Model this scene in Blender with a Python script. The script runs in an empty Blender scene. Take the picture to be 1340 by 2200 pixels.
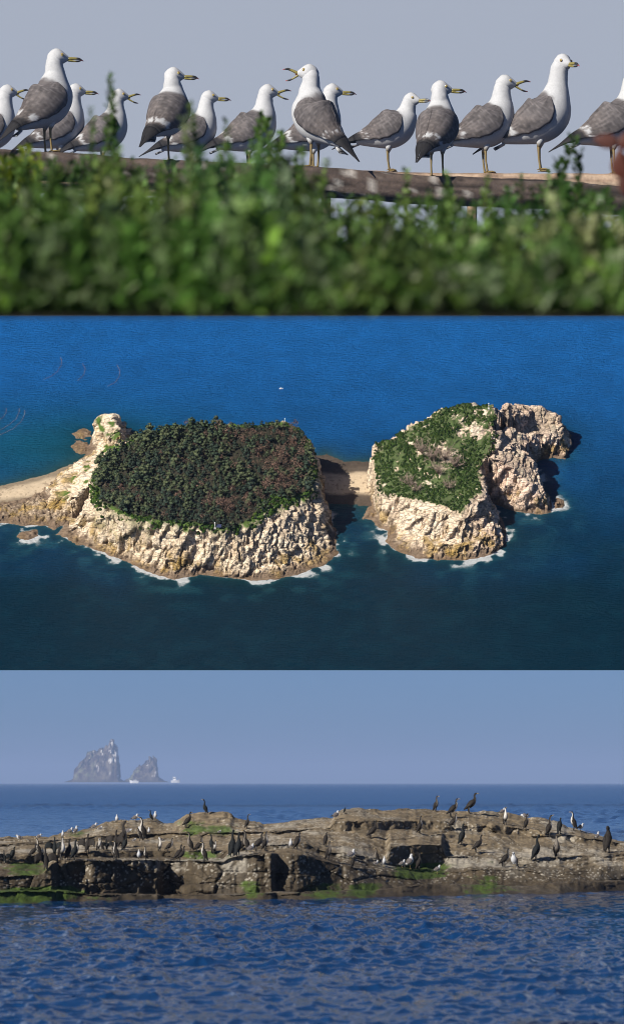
import bpy, math, random
import numpy as np
from mathutils import Matrix, Vector, Euler

random.seed(7)
R = np.random.default_rng(7)
sc = bpy.context.scene
COL = sc.collection
PI = math.pi
rad = math.radians

# ------------------------------------------------------------------ camera, sky, sun, exposure
S = 4.0                                   # metres for one tenth of the focus distance
ZC = 0.238 * S                            # camera height over the lower sea
camd = bpy.data.cameras.new('camera')
cam = bpy.data.objects.new('camera', camd)
COL.objects.link(cam)
cam.location = (0, 0, ZC)
cam.rotation_euler = (PI / 2, 0, 0)
camd.sensor_fit = 'VERTICAL'
camd.sensor_height = 24.0
camd.lens = 24.0 * 10000 / 2200
camd.shift_y = (1682 - 1100) / 2200
camd.clip_start = 0.1
camd.clip_end = 20000
camd.dof.use_dof = True
camd.dof.focus_distance = 18.0 * S
camd.dof.aperture_fstop = 6.4
sc.camera = cam

SUN = Vector((-0.60, -0.62, 0.50)).normalized()          # towards the sun
world = bpy.data.worlds.new('World')
sc.world = world
world.use_nodes = True
wn = world.node_tree.nodes
sky_tex = wn.new('ShaderNodeTexSky')
sky_tex.sky_type = 'NISHITA'
sky_tex.sun_disc = False
sky_tex.sun_elevation = math.asin(SUN.z)
sky_tex.sun_rotation = math.atan2(SUN.x, SUN.y)
sky_tex.air_density = 0.42
sky_tex.dust_density = 0.6
sky_tex.ozone_density = 8.0
world.node_tree.links.new(sky_tex.outputs[0], wn['Background'].inputs[0])
wn['Background'].inputs[1].default_value = 0.055
sund = bpy.data.lights.new('sun', 'SUN')
sund.energy = 5.0
sund.angle = rad(0.5)
sund.color = (1.0, 0.93, 0.82)
sun = bpy.data.objects.new('sun', sund)
COL.objects.link(sun)
sun.rotation_euler = SUN.to_track_quat('Z', 'Y').to_euler()
sun.location = (-30, -20, 60)
vs = sc.view_settings
vs.view_transform = 'Standard'
vs.look = 'None'
vs.exposure = 0.4
vs.gamma = 1.0
sc.cycles.max_bounces = 6
sc.cycles.diffuse_bounces = 3
sc.cycles.glossy_bounces = 3
sc.cycles.transmission_bounces = 3
sc.cycles.volume_bounces = 0
sc.cycles.use_denoising = True
sc.cycles.filter_width = 1.0

# ------------------------------------------------------------------ small helpers
def P(px, py, d):
    """point seen at photo pixel (px, py), d tenths of the focus distance away"""
    return Vector(((px - 670) / 10000 * d * S, d * S, ZC + (1682 - py) / 10000 * d * S))

def srgb(r, g, b):
    f = lambda c: c / 12.92 if c <= .04045 else ((c + .055) / 1.055) ** 2.4
    return (f(r / 255), f(g / 255), f(b / 255))

def hash3(ix, iy, iz, seed):
    h = (ix.astype(np.int64) * 374761393 + iy.astype(np.int64) * 668265263 + iz.astype(np.int64) * 2147483647 + seed * 974634777) & 0xffffffff
    h = ((h ^ (h >> 13)) * 1274126177) & 0xffffffff
    h = ((h ^ (h >> 16)) * 2246822519) & 0xffffffff
    h = h ^ (h >> 15)
    return (h & 0xffffff) / float(0x1000000)

def vnoise(x, y, z=None, seed=0):
    x = np.asarray(x, float); y = np.asarray(y, float)
    z = np.zeros_like(x) if z is None else np.asarray(z, float)
    x0 = np.floor(x); y0 = np.floor(y); z0 = np.floor(z)
    fx = x - x0; fy = y - y0; fz = z - z0
    q = lambda t: t * t * t * (t * (t * 6 - 15) + 10)
    fx = q(fx); fy = q(fy); fz = q(fz)
    r = 0
    for i in (0, 1):
        for j in (0, 1):
            for k in (0, 1):
                w = (fx if i else 1 - fx) * (fy if j else 1 - fy) * (fz if k else 1 - fz)
                r = r + w * hash3(x0 + i, y0 + j, z0 + k, seed)
    return r * 2 - 1

def fbm(x, y, z=None, o=4, seed=0, gain=.5):
    a = 1.0; r = 0; t = 0
    for i in range(o):
        f = 2 ** i
        r = r + a * vnoise(np.asarray(x) * f + 17.3 * i, np.asarray(y) * f - 9.1 * i, None if z is None else np.asarray(z) * f + 5.7 * i, seed + i)
        t += a; a *= gain
    return r / t

def ridged(x, y, z=None, o=4, seed=0):
    a = 1.0; r = 0; t = 0
    for i in range(o):
        f = 2 ** i
        r = r + a * (1 - np.abs(vnoise(np.asarray(x) * f + 17.3 * i, np.asarray(y) * f - 9.1 * i, None if z is None else np.asarray(z) * f + 5.7 * i, seed + i)) * 1.6)
        t += a; a *= .5
    return r / t

def worley(x, y, z=None, seed=0):
    """nearest distance, second nearest, random number of the cell"""
    x = np.asarray(x, float); y = np.asarray(y, float)
    flat = z is None
    z = np.zeros_like(x) if flat else np.asarray(z, float)
    x0 = np.floor(x); y0 = np.floor(y); z0 = np.floor(z)
    f1 = np.full(x.shape, 9.); f2 = np.full(x.shape, 9.); cid = np.zeros(x.shape)
    for i in (-1, 0, 1):
        for j in (-1, 0, 1):
            for k in ((0,) if flat else (-1, 0, 1)):
                cx = x0 + i; cy = y0 + j; cz = z0 + k
                dx = cx + hash3(cx, cy, cz, seed) - x
                dy = cy + hash3(cx, cy, cz, seed + 11) - y
                dz = 0 if flat else cz + hash3(cx, cy, cz, seed + 23) - z
                d = np.sqrt(dx * dx + dy * dy + dz * dz)
                c = hash3(cx, cy, cz, seed + 37)
                m = d < f1
                f2 = np.where(m, f1, np.minimum(f2, d))
                cid = np.where(m, c, cid)
                f1 = np.where(m, d, f1)
    return f1, f2, cid

def sstep(a, b, x):
    t = np.clip((np.asarray(x, float) - a) / (b - a), 0, 1)
    return t * t * (3 - 2 * t)

def mix(a, b, t):
    a = np.asarray(a, float); b = np.asarray(b, float); t = np.asarray(t, float)[..., None]
    return a * (1 - t) + b * t

def link(o, parent=None):
    COL.objects.link(o)
    if parent is not None:
        o.parent = parent
    return o

def tag(o, label=None, cat=None, group=None, kind=None):
    if label: o['label'] = label
    if cat: o['category'] = cat
    if group: o['group'] = group
    if kind: o['kind'] = kind
    return o

def empty(name, loc=(0, 0, 0), rz=0.0, scale=1.0):
    o = bpy.data.objects.new(name, None)
    o.location = loc
    o.rotation_euler = (0, 0, rz)
    o.scale = (scale,) * 3
    o.empty_display_size = .05
    return link(o)

def mesh_data(name, V, F, mat=None, col=None, smooth=True, attrs=None):
    V = np.asarray(V, np.float32)
    me = bpy.data.meshes.new(name)
    if isinstance(F, np.ndarray):
        n, k = F.shape
        me.vertices.add(len(V)); me.vertices.foreach_set('co', V.ravel())
        me.loops.add(n * k); me.loops.foreach_set('vertex_index', F.ravel().astype(np.int32))
        me.polygons.add(n); me.polygons.foreach_set('loop_start', (np.arange(n) * k).astype(np.int32))
    else:
        me.from_pydata([tuple(map(float, v)) for v in V], [], F)
    if smooth:
        me.polygons.foreach_set('use_smooth', np.ones(len(me.polygons), bool))
    if col is not None:
        c = np.ones((len(V), 4), np.float32); c[:, :3] = np.asarray(col)
        a = me.color_attributes.new('Col', 'FLOAT_COLOR', 'POINT'); a.data.foreach_set('color', c.ravel())
    for k, v in (attrs or {}).items():
        a = me.attributes.new(k, 'FLOAT', 'POINT'); a.data.foreach_set('value', np.asarray(v, np.float32).ravel())
    me.update(calc_edges=True)
    me.validate()
    if mat: me.materials.append(mat)
    return me

def obj(name, V, F, mat=None, parent=None, col=None, smooth=True, attrs=None):
    o = bpy.data.objects.new(name, mesh_data(name, V, F, mat, col, smooth, attrs))
    return link(o, parent)

def grid_faces(nr, nc, wrap=False):
    i = np.arange(nr - 1)[:, None]
    j = np.arange(nc if wrap else nc - 1)[None, :]
    a = i * nc + j; b = i * nc + (j + 1) % nc
    return np.stack([a, b, b + nc, a + nc], -1).reshape(-1, 4)

def copy_tree(o, parent=None):
    c = o.copy(); link(c, parent)
    for ch in list(o.children):
        copy_tree(ch, c)
    return c

class MB:
    """collects simple solids into one mesh"""
    def __init__(s): s.v = []; s.f = []; s.c = []
    def add(s, V, F, col=(1, 1, 1)):
        b = len(s.v)
        s.v += [tuple(map(float, v)) for v in V]
        s.f += [tuple(int(i) + b for i in f) for f in F]
        C = np.asarray(col, float)
        s.c += [tuple(C)] * len(V) if C.ndim == 1 else [tuple(c) for c in C]
    def box(s, c, d, col=(1, 1, 1), M=None, taper=1.0):
        V = []
        for z in (-1, 1):
            t = 1 if z < 0 else taper
            for x, y in ((-1, -1), (1, -1), (1, 1), (-1, 1)):
                V.append(Vector((x * d[0] / 2 * t, y * d[1] / 2 * t, z * d[2] / 2)))
        if M is not None: V = [M @ v for v in V]
        V = [v + Vector(c) for v in V]
        s.add(V, [(3, 2, 1, 0), (4, 5, 6, 7), (0, 1, 5, 4), (1, 2, 6, 5), (2, 3, 7, 6), (3, 0, 4, 7)], col)
    def tube(s, pts, rs, n=8, col=(1, 1, 1), cap=True):
        pts = np.asarray(pts, float); k = len(pts)
        rs = np.broadcast_to(np.asarray(rs, float), (k,))
        T = np.gradient(pts, axis=0); T /= np.linalg.norm(T, axis=1)[:, None] + 1e-12
        ref = np.array((0, 1, 0.)) if abs(T[0][1]) < .9 else np.array((1., 0, 0))
        V = []
        for p, t, r in zip(pts, T, rs):
            a = np.cross(t, ref); a /= np.linalg.norm(a) + 1e-12; b = np.cross(t, a)
            for i in range(n):
                w = 2 * PI * i / n
                V.append(p + (a * math.cos(w) + b * math.sin(w)) * r)
        F = [tuple(f) for f in grid_faces(k, n, True)]
        if cap:
            F += [tuple(range(n))[::-1], tuple((k - 1) * n + i for i in range(n))]
        C = np.asarray(col, float)
        if C.ndim == 2: C = np.repeat(C, n, 0)
        s.add(V, F, C)
    def build(s, name, mat, parent=None, smooth=True):
        return obj(name, s.v, s.f, mat, parent, s.c, smooth)

# ------------------------------------------------------------------ materials
def mat_attr(name, rough=.8, nscale=0, namt=.25, bscale=0, bstr=.3, bdist=.01, spec=.3, sheen=0, trans=0, coat=0):
    """colour from the mesh's own colour attribute, plus grain and fine relief"""
    m = bpy.data.materials.new(name); m.use_nodes = True
    nt = m.node_tree; N = nt.nodes; L = nt.links
    b = N['Principled BSDF']
    b.inputs['Roughness'].default_value = rough
    b.inputs['Specular IOR Level'].default_value = spec
    at = N.new('ShaderNodeAttribute'); at.attribute_name = 'Col'
    out = at.outputs['Color']
    tc = N.new('ShaderNodeTexCoord')
    if nscale:
        nz = N.new('ShaderNodeTexNoise'); nz.inputs['Scale'].default_value = nscale; nz.inputs['Detail'].default_value = 6; nz.inputs['Roughness'].default_value = .65
        L.new(tc.outputs['Object'], nz.inputs['Vector'])
        mr = N.new('ShaderNodeMapRange'); mr.inputs['From Min'].default_value = .25; mr.inputs['From Max'].default_value = .75
        mr.inputs['To Min'].default_value = 1 - namt; mr.inputs['To Max'].default_value = 1 + namt
        L.new(nz.outputs['Fac'], mr.inputs['Value'])
        mx = N.new('ShaderNodeVectorMath'); mx.operation = 'SCALE'
        L.new(out, mx.inputs[0]); L.new(mr.outputs[0], mx.inputs['Scale'])
        out = mx.outputs[0]
    L.new(out, b.inputs['Base Color'])
    if bscale:
        nb = N.new('ShaderNodeTexNoise'); nb.inputs['Scale'].default_value = bscale; nb.inputs['Detail'].default_value = 8; nb.inputs['Roughness'].default_value = .6
        L.new(tc.outputs['Object'], nb.inputs['Vector'])
        bp = N.new('ShaderNodeBump'); bp.inputs['Strength'].default_value = bstr; bp.inputs['Distance'].default_value = bdist
        L.new(nb.outputs['Fac'], bp.inputs['Height']); L.new(bp.outputs[0], b.inputs['Normal'])
    if trans:
        tr = N.new('ShaderNodeBsdfTranslucent'); L.new(out, tr.inputs['Color'])
        ms = N.new('ShaderNodeMixShader'); ms.inputs[0].default_value = trans
        L.new(b.outputs[0], ms.inputs[1]); L.new(tr.outputs[0], ms.inputs[2])
        L.new(ms.outputs[0], N['Material Output'].inputs['Surface'])
    return m

M_feather = mat_attr('feather', .75, 60, .12, 90, .25, .004, .2)
M_bill = mat_attr('bill', .35, 0, 0, 0, 0, 0, .5)
M_skin = mat_attr('leg_skin', .55, 80, .2, 0, 0, 0, .4)
M_eye = mat_attr('eye', .1, 0, 0, 0, 0, 0, .6)
M_wood = mat_attr('weathered_wood', .85, 9, .35, 25, .6, .02, .2)
M_leaf = mat_attr('shrub_leaf', .5, 0, 0, 0, 0, 0, .35, trans=.5)
M_rock = mat_attr('sea_rock', .8, 26, .3, 30, .55, .012, .25)
M_cliff = mat_attr('island_rock', .85, 9.6, .16, 20, .5, .02, .2)
M_tree = mat_attr('tree_leaf', .7, 0, 0, 0, 0, 0, .2)
M_paint = mat_attr('paint', .5, 0, 0, 0, 0, 0, .4)
M_stack = mat_attr('stack_rock', .9, .35, .3, .5, .5, .8, .2)

def add_cracks(m, scale, dark):
    """thin fissures in bare rock: darker line and a notch"""
    nt = m.node_tree; N = nt.nodes; L = nt.links; b = N['Principled BSDF']
    src = b.inputs['Base Color'].links[0].from_socket
    tc = N.new('ShaderNodeTexCoord'); nz = N.new('ShaderNodeTexNoise'); nz.inputs['Scale'].default_value = scale * .6; nz.inputs['Detail'].default_value = 4
    L.new(tc.outputs['Object'], nz.inputs['Vector'])
    sv = N.new('ShaderNodeVectorMath'); sv.operation = 'SCALE'; sv.inputs['Scale'].default_value = 1.1 / scale; L.new(nz.outputs['Color'], sv.inputs[0])
    av = N.new('ShaderNodeVectorMath'); av.operation = 'ADD'; L.new(tc.outputs['Object'], av.inputs[0]); L.new(sv.outputs[0], av.inputs[1])
    mp = N.new('ShaderNodeMapping'); mp.inputs['Rotation'].default_value = (.5, .5, .3); mp.inputs['Scale'].default_value = (.6, 1.0, 1.9); L.new(av.outputs[0], mp.inputs[0])
    fac = None
    for k in (1.0, 2.6):
        vo = N.new('ShaderNodeTexVoronoi'); vo.feature = 'DISTANCE_TO_EDGE'; vo.inputs['Scale'].default_value = scale * k; L.new(mp.outputs[0], vo.inputs['Vector'])
        mr = N.new('ShaderNodeMapRange'); mr.inputs['From Min'].default_value = .015; mr.inputs['From Max'].default_value = .085; mr.inputs['To Min'].default_value = dark if k < 2 else .5 + .5 * dark; mr.inputs['To Max'].default_value = 1
        L.new(vo.outputs['Distance'], mr.inputs['Value'])
        if fac is None: fac = mr.outputs[0]
        else:
            mm = N.new('ShaderNodeMath'); mm.operation = 'MULTIPLY'; L.new(fac, mm.inputs[0]); L.new(mr.outputs[0], mm.inputs[1]); fac = mm.outputs[0]
    rk = N.new('ShaderNodeAttribute'); rk.attribute_name = 'rock'
    mf = N.new('ShaderNodeMix'); mf.inputs[2].default_value = 1.0; L.new(rk.outputs['Fac'], mf.inputs[0]); L.new(fac, mf.inputs[3])
    sc2 = N.new('ShaderNodeVectorMath'); sc2.operation = 'SCALE'; L.new(src, sc2.inputs[0]); L.new(mf.outputs[0], sc2.inputs['Scale']); L.new(sc2.outputs[0], b.inputs['Base Color'])
    b2 = N.new('ShaderNodeBump'); b2.inputs['Strength'].default_value = .8; b2.inputs['Distance'].default_value = .03; L.new(mf.outputs[0], b2.inputs['Height'])
    L.new(b.inputs['Normal'].links[0].from_socket, b2.inputs['Normal']); L.new(b2.outputs[0], b.inputs['Normal'])
add_cracks(M_cliff, 7.0, .55)

# ------------------------------------------------------------------ the lower sea: real waves out to the horizon
M_sea = bpy.data.materials.new('sea_water'); M_sea.use_nodes = True
def build_sea_mat():
    nt = M_sea.node_tree; N = nt.nodes; L = nt.links; b = N['Principled BSDF']
    b.inputs['Base Color'].default_value = (.006, .038, .125, 1)
    b.inputs['IOR'].default_value = 1.333
    b.inputs['Specular IOR Level'].default_value = .21
    at = N.new('ShaderNodeAttribute'); at.attribute_name = 'rough'
    L.new(at.outputs['Fac'], b.inputs['Roughness'])
    tc = N.new('ShaderNodeTexCoord')
    hs = []
    for sx, sy, sc_, de in ((1.7, .22, 1.0, 4), (6.0, 1.6, 1.0, 3)):
        mp = N.new('ShaderNodeMapping'); mp.inputs['Scale'].default_value = (sx, sy, 1)
        L.new(tc.outputs['Object'], mp.inputs[0])
        nz = N.new('ShaderNodeTexNoise'); nz.inputs['Scale'].default_value = sc_; nz.inputs['Detail'].default_value = de; nz.inputs['Roughness'].default_value = .6
        L.new(mp.outputs[0], nz.inputs['Vector']); hs.append(nz.outputs['Fac'])
    fa = N.new('ShaderNodeAttribute'); fa.attribute_name = 'far'
    m1 = N.new('ShaderNodeMath'); m1.operation = 'MULTIPLY'; L.new(hs[0], m1.inputs[0]); L.new(fa.outputs['Fac'], m1.inputs[1])
    m2 = N.new('ShaderNodeMath'); m2.operation = 'MULTIPLY'; L.new(hs[1], m2.inputs[0]); m2.inputs[1].default_value = .05
    m3 = N.new('ShaderNodeMath'); m3.operation = 'ADD'; L.new(m1.outputs[0], m3.inputs[0]); L.new(m2.outputs[0], m3.inputs[1])
    bp = N.new('ShaderNodeBump'); bp.inputs['Strength'].default_value = .8; bp.inputs['Distance'].default_value = .25
    L.new(m3.outputs[0], bp.inputs['Height']); L.new(bp.outputs[0], b.inputs['Normal'])
build_sea_mat()

def build_sea():
    py = np.concatenate([np.linspace(2300, 2200, 70, endpoint=False), np.linspace(2200, 1915, 400, endpoint=False), np.linspace(1915, 1790, 90, endpoint=False), np.linspace(1790, 1684.6, 130)])
    d = 2380 / (py - 1682)                       # rows get coarser with distance
    d = np.concatenate([d, [1400, 2600]])
    px = np.linspace(-380, 1720, 740)
    D, X = np.meshgrid(d, px, indexing='ij')
    x = (X - 670) / 10000 * D * S; y = D * S
    z = np.zeros_like(x); x0 = x; y0 = y
    sty = np.gradient(d)[:, None] * S; stx = (px[1] - px[0]) / 10000 * D * S; step = np.maximum(sty, stx)
    rg = np.random.default_rng(3)
    for k in range(120):
        lam = S * .009 * (16 ** rg.random())      # wave lengths
        th = rg.normal(.15, .8)                   # travelling towards the camera, spread
        kx = 2 * PI / lam * math.sin(th); ky = 2 * PI / lam * math.cos(th) * .5
        amp = .0095 * lam * (1 if lam < S * .04 else (S * .04 / lam) ** .9)
        lx = 6.283 / (abs(kx) + 1e-6); ly = 6.283 / (abs(ky) + 1e-6)
        fade = np.clip(1.8 - 2.4 * np.maximum(stx / lx, sty / ly), 0, 1)
        ph = kx * x0 + ky * y0 + rg.random() * 6.28
        z += fade * amp * np.sin(ph)
        kk = math.hypot(kx, ky)
        x = x + fade * amp * .85 * kx / kk * np.cos(ph); y = y + fade * amp * .85 * ky / kk * np.cos(ph)
    gust = .75 + .6 * fbm(x0 * .35, y0 * .1, o=3, seed=5)
    z = z * gust
    # longer chop that still shows far out
    zf = np.zeros_like(z)
    for k in range(60):
        kx = 2 * PI / (.35 * 6 ** rg.random()) * rg.choice((-1, 1)) * (.3 + .7 * rg.random()); ly = 2.2 * 7 ** rg.random(); ky = 2 * PI / ly
        fade = np.clip(1.7 - step * 2.4 / ly, 0, 1) * np.clip(1.7 - (px[1] - px[0]) / 10000 * D * S * 2.5 * abs(kx) / 6.28, 0, 1)
        zf += fade * .0042 * np.sin(kx * x0 + ky * y0 + rg.random() * 6.28)
    z = z + zf * sstep(8, 15, D) * (.55 + .04 * np.clip(D - 12, 0, 40)) * (.6 + 1.1 * sstep(-.2, .3, fbm(x0 * .12, y0 * .02, o=3, seed=9)))
    z -= .01
    z[-2:] = -.01
    rough = np.clip(.09 + .1 * (D - 6) / 40, .09, .2)
    far = np.clip((D - 8) / 14, 0, 1.0)
    o = obj('sea', np.stack([x, y, z], -1).reshape(-1, 3), grid_faces(len(d), len(px)), M_sea, attrs={'rough': rough, 'far': far})
    tag(o, kind='structure')
build_sea()

# ------------------------------------------------------------------ bird-covered reef
def poly(pts):
    a = np.array(pts, float)
    return lambda x: np.interp(x, a[:, 0], a[:, 1])
r_w = poly([(-200, 1941), (0, 1939), (200, 1934), (330, 1930), (560, 1931), (760, 1928), (930, 1921), (1060, 1919), (1200, 1917), (1340, 1911), (1540, 1908)])
r_A = poly([(-200, 1912), (0, 1914), (120, 1915), (190, 1922), (235, 1921), (430, 1924), (560, 1920), (700, 1915), (800, 1915), (900, 1902), (1000, 1900), (1130, 1905), (1240, 1895), (1540, 1890)])
r_B = poly([(-200, 1884), (0, 1882), (92, 1879), (124, 1848), (300, 1848), (480, 1850), (505, 1838), (560, 1834), (640, 1836), (700, 1850), (760, 1866), (830, 1872), (900, 1880), (960, 1878), (1000, 1868), (1100, 1868), (1200, 1878), (1240, 1872), (1340, 1858), (1540, 1855)])
r_C = poly([(-200, 1856), (0, 1855), (92, 1854), (124, 1843), (250, 1843), (330, 1844), (480, 1846), (505, 1828), (640, 1820), (700, 1836), (760, 1850), (830, 1859), (960, 1862), (970, 1852), (1000, 1846), (1100, 1850), (1200, 1850), (1340, 1836), (1540, 1836)])
r_C2 = poly([(-200, 1840), (0, 1839), (104, 1838), (150, 1832), (250, 1831), (330, 1828), (480, 1828), (505, 1820), (640, 1810), (700, 1828), (826, 1846), (836, 1818), (900, 1813), (950, 1814), (966, 1840), (1000, 1838), (1100, 1843), (1200, 1843), (1340, 1831), (1540, 1831)])
r_D = poly([(-200, 1822), (0, 1820), (200, 1806), (330, 1800), (420, 1797), (480, 1798), (600, 1792), (700, 1786), (780, 1783), (950, 1783), (1000, 1784), (1100, 1794), (1200, 1804), (1340, 1818), (1540, 1822)])
r_D2 = poly([(-200, 1818), (0, 1814), (200, 1797), (330, 1790), (480, 1788), (600, 1785), (712, 1778), (722, 1764), (780, 1762), (950, 1764), (1000, 1766), (1100, 1778), (1200, 1790), (1340, 1812), (1540, 1818)])
r_E = poly([(-200, 1803), (0, 1800), (60, 1795), (105, 1797), (140, 1788), (200, 1780), (225, 1767), (260, 1761), (300, 1759), (332, 1757), (352, 1770), (372, 1771), (400, 1751), (430, 1744), (495, 1744), (503, 1757), (545, 1765), (568, 1774), (620, 1766), (645, 1760), (690, 1757), (715, 1757), (722, 1743), (740, 1738), (775, 1735), (795, 1738), (830, 1740), (870, 1738), (910, 1737), (940, 1740), (990, 1742), (1040, 1741), (1090, 1747), (1130, 1757), (1170, 1759), (1200, 1766), (1220, 1776), (1260, 1786), (1290, 1796), (1320, 1803), (1340, 1807), (1540, 1835)])

def build_reef():
    px = np.linspace(-190, 1530, 800)
    d0 = 2380 / (r_w(px) - 1682)
    k = np.minimum(1.0, (11.12 - d0) / 1.05)
    st = sstep(560, 760, px)
    offs = [0 * px, .03 + .05 * st, .12 + .06 * st, .15 + .12 * st, .36 + .02 * st, .38 + .02 * st, .74 + 0 * st, .76 + 0 * st, 1.05 + 0 * st]
    wp = px + 9 * fbm(px / 30, px * 0, o=3, seed=59)
    pys = [r_w(px), r_A(wp), r_A(wp) - 2, r_B(wp), r_C(wp), r_C2(wp), r_D(wp), r_D2(wp), r_E(px)]
    # recesses in the front wall
    notch = 0.0
    for a, b, q in ((118, 180, .04), (345, 402, .07), (588, 606, .03), (255, 270, .02)):
        notch = notch + q * sstep(a - 8, a + 8, px) * (1 - sstep(b - 10, b + 22, px))
    ds = []; zs = []
    for n_, (o, p) in enumerate(zip(offs, pys)):
        wob = .02 * fbm(px / 38, px * 0 + n_ * 7.7, o=4, seed=60) * (n_ > 0)
        dd = d0 + o * k + wob + (notch if n_ in (0, 1, 2, 3) else 0)
        pp = p + (2.2 * fbm(px / 20, px * 0 + n_ * 3.1, o=4, seed=61, gain=.6) * (n_ > 0))
        ds.append(dd); zs.append(.238 + (1682 - pp) / 10000 * dd)
    for n_ in range(1, 9): ds[n_] = np.maximum(ds[n_], ds[n_ - 1] + .012)
    zs[0] = zs[0] * 0 - .004
    ds = [ds[0] - .2] + ds + [ds[-1] + .1, ds[-1] + .5]
    zs = [zs[0] - .06] + zs + [zs[-1] - .012, zs[-1] * 0 - .08]
    seg = [5, 14, 10, 62, 34, 26, 64, 20, 70, 10, 8]
    steps = [0, 0, 0, 0, 3, 0, 5, 0, 5, 0, 0]
    D = []; Z = []; WALL = []
    for a, (m, ns) in enumerate(zip(seg, steps)):
        t = np.linspace(0, 1, m, endpoint=False)[:, None] + 0 * px[None]
        tz = t
        if ns:                                            # thin beds: flat treads and short risers
            ph = t * ns + .55 * fbm(px[None] / 55 + 0 * t, t * 2 + a, o=3, seed=63) + .2 * fbm(px[None] / 14 + 0 * t, t * 4 + a, o=2, seed=64)
            fl = np.floor(ph); fr = ph - fl
            w_ = sstep(-.1, .3, fbm(px[None] / 120 + 0 * t, t * 1.5 + a, o=2, seed=65))
            tz = np.clip(t * (1 - .55 * w_) + .55 * w_ * (fl + sstep(.72, 1.0, fr)) / ns, 0, 1) * np.minimum(1, t * 8) * 1.0
            tz = np.where(t > .9, tz + (t - .9) / .1 * (1 - tz) , tz)
        D.append(ds[a][None] * (1 - t) + ds[a + 1][None] * t); Z.append(zs[a][None] * (1 - tz) + zs[a + 1][None] * tz)
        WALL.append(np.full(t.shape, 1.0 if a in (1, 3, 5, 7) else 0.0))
    y = np.concatenate(D); z = np.concatenate(Z); wall = np.concatenate(WALL)
    X = np.tile(px, (len(y), 1))
    x = (X - 670) / 10000 * y
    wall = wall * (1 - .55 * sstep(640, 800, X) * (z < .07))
    above = sstep(-.004, .012, z)
    f1, f2, cid = worley(x * 10, y * 6, z * 24, seed=70)
    crack = 1 - sstep(0, .09, f2 - f1)
    g1, g2, cid2 = worley(x * 34, y * 16, z * 44, seed=71)
    n5 = fbm(x * 26, y * 14, z * 26, o=5, seed=72, gain=.62)
    big = fbm(x * 6, y * 3, z * 5, o=3, seed=74)
    top = 1 - wall
    z = z + above * top * ((cid - .5) * .0035 - crack * .0012 + .0026 * n5 + (cid2 - .5) * .0018)
    y = y - above * wall * ((cid - .5) * .022 + .014 * n5 + .02 * big + (cid2 - .5) * .008 - crack * .005)
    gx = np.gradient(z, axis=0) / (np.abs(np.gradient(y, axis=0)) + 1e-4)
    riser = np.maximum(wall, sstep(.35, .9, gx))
    # rock colours: tan barnacled top, dark wet foot, weed, shade painted on the walls
    n1 = fbm(x * 12, y * 8, z * 12, o=5, seed=80); n2 = fbm(x * 70, y * 40, z * 70, o=3, seed=81); n3 = fbm(x * 3, y * 3, z * 4, o=3, seed=82)
    tan = np.array((.185, .145, .094)); brown = np.array((.088, .068, .044)); dark = np.array((.04, .032, .025)); pale = np.array((.60, .56, .48)); green = np.array((.045, .078, .012)); grey = np.array((.20, .18, .15))
    hz = z + .012 * n1
    c = mix(brown[None, None], tan[None, None], sstep(.05, .10, hz + .03 * n3 + .025 * sstep(900, 1200, X)))
    c = mix(c, grey + 0 * c, .6 * sstep(-.1, .5, n1))
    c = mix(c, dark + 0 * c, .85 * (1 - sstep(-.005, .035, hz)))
    c = mix(c, brown * .62 + 0 * c, .8 * riser * (1 - .5 * sstep(.09, .13, z)) * (1 - .35 * sstep(700, 1000, X)))  # steep faces darkened in colour, standing in for shade under a higher sun
    c = mix(c, dark * .7 + 0 * c, .3 * crack)
    c = c * (1 + .55 * n2[..., None])
    fb, _, cb = worley(x * 150, y * 60, z * 150, seed=83)
    bar = (fb < .36) * (cb > .4) * sstep(-.3, .2, n1 + .15) * sstep(.012, .03, z)
    bar = np.maximum(bar * .85, .55 * sstep(.1, .4, n1 + .4 * n2) * (z > .05) * (1 - sstep(.13, .16, z)))
    c = mix(c, pale + 0 * c, np.clip(bar, 0, 1) * .5)
    wd = np.zeros_like(z)
    for (gx_, zlo, zhi, sx, kk) in ((80, .0, .022, 100, .9), (60, .05, .068, 60, .7), (700, 0, .022, 45, .55), (780, .0, .02, 40, .7), (905, .03, .055, 55, 1.1), (420, .078, .088, 70, .6), (415, .12, .15, 40, .6), (165, .12, .135, 30, .5), (1040, .0, .03, 60, .45), (545, 0, .03, 25, .5), (470, .12, .14, 40, .5)):
        wd = np.maximum(wd, kk * np.exp(-((X - gx_) / sx) ** 2) * sstep(zlo - .008, zlo + .004, z) * (1 - sstep(zhi, zhi + .01, z)))
    wd = sstep(.3, .6, wd + .4 * n1 + .3 * n2)
    c = mix(c, green * (1 + .6 * n2[..., None]), .9 * wd)
    c = np.clip(c, .006, .8)
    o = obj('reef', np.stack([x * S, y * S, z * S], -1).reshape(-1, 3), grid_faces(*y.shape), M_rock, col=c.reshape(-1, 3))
    tag(o, kind='structure')
    return x, y, z
RX, RY, RZ = build_reef()
# visible surface of the reef for standing birds on it: pixel -> nearest point
_rpx = 670 + RX / RY * 10000; _rpy = 1682 - (RZ - .238) / RY * 10000
def reef_point(px, py):
    m = (np.abs(_rpx - px) < 3.0) & (RZ > 0) & (np.abs(_rpy - py) < 3.5)
    if not m.any():
        m = (np.abs(_rpx - px) < 5) & (RZ > 0)
        q = np.where(m, np.abs(_rpy - py), 1e9)
        i = np.unravel_index(np.argmin(q), q.shape)
    else:
        # nearest to the camera of those, that is the one seen, but prefer level ground
        q = np.where(m, RY, 1e9)
        i = np.unravel_index(np.argmin(q), q.shape)
    return Vector((RX[i] * S, RY[i] * S, RZ[i] * S))

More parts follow.
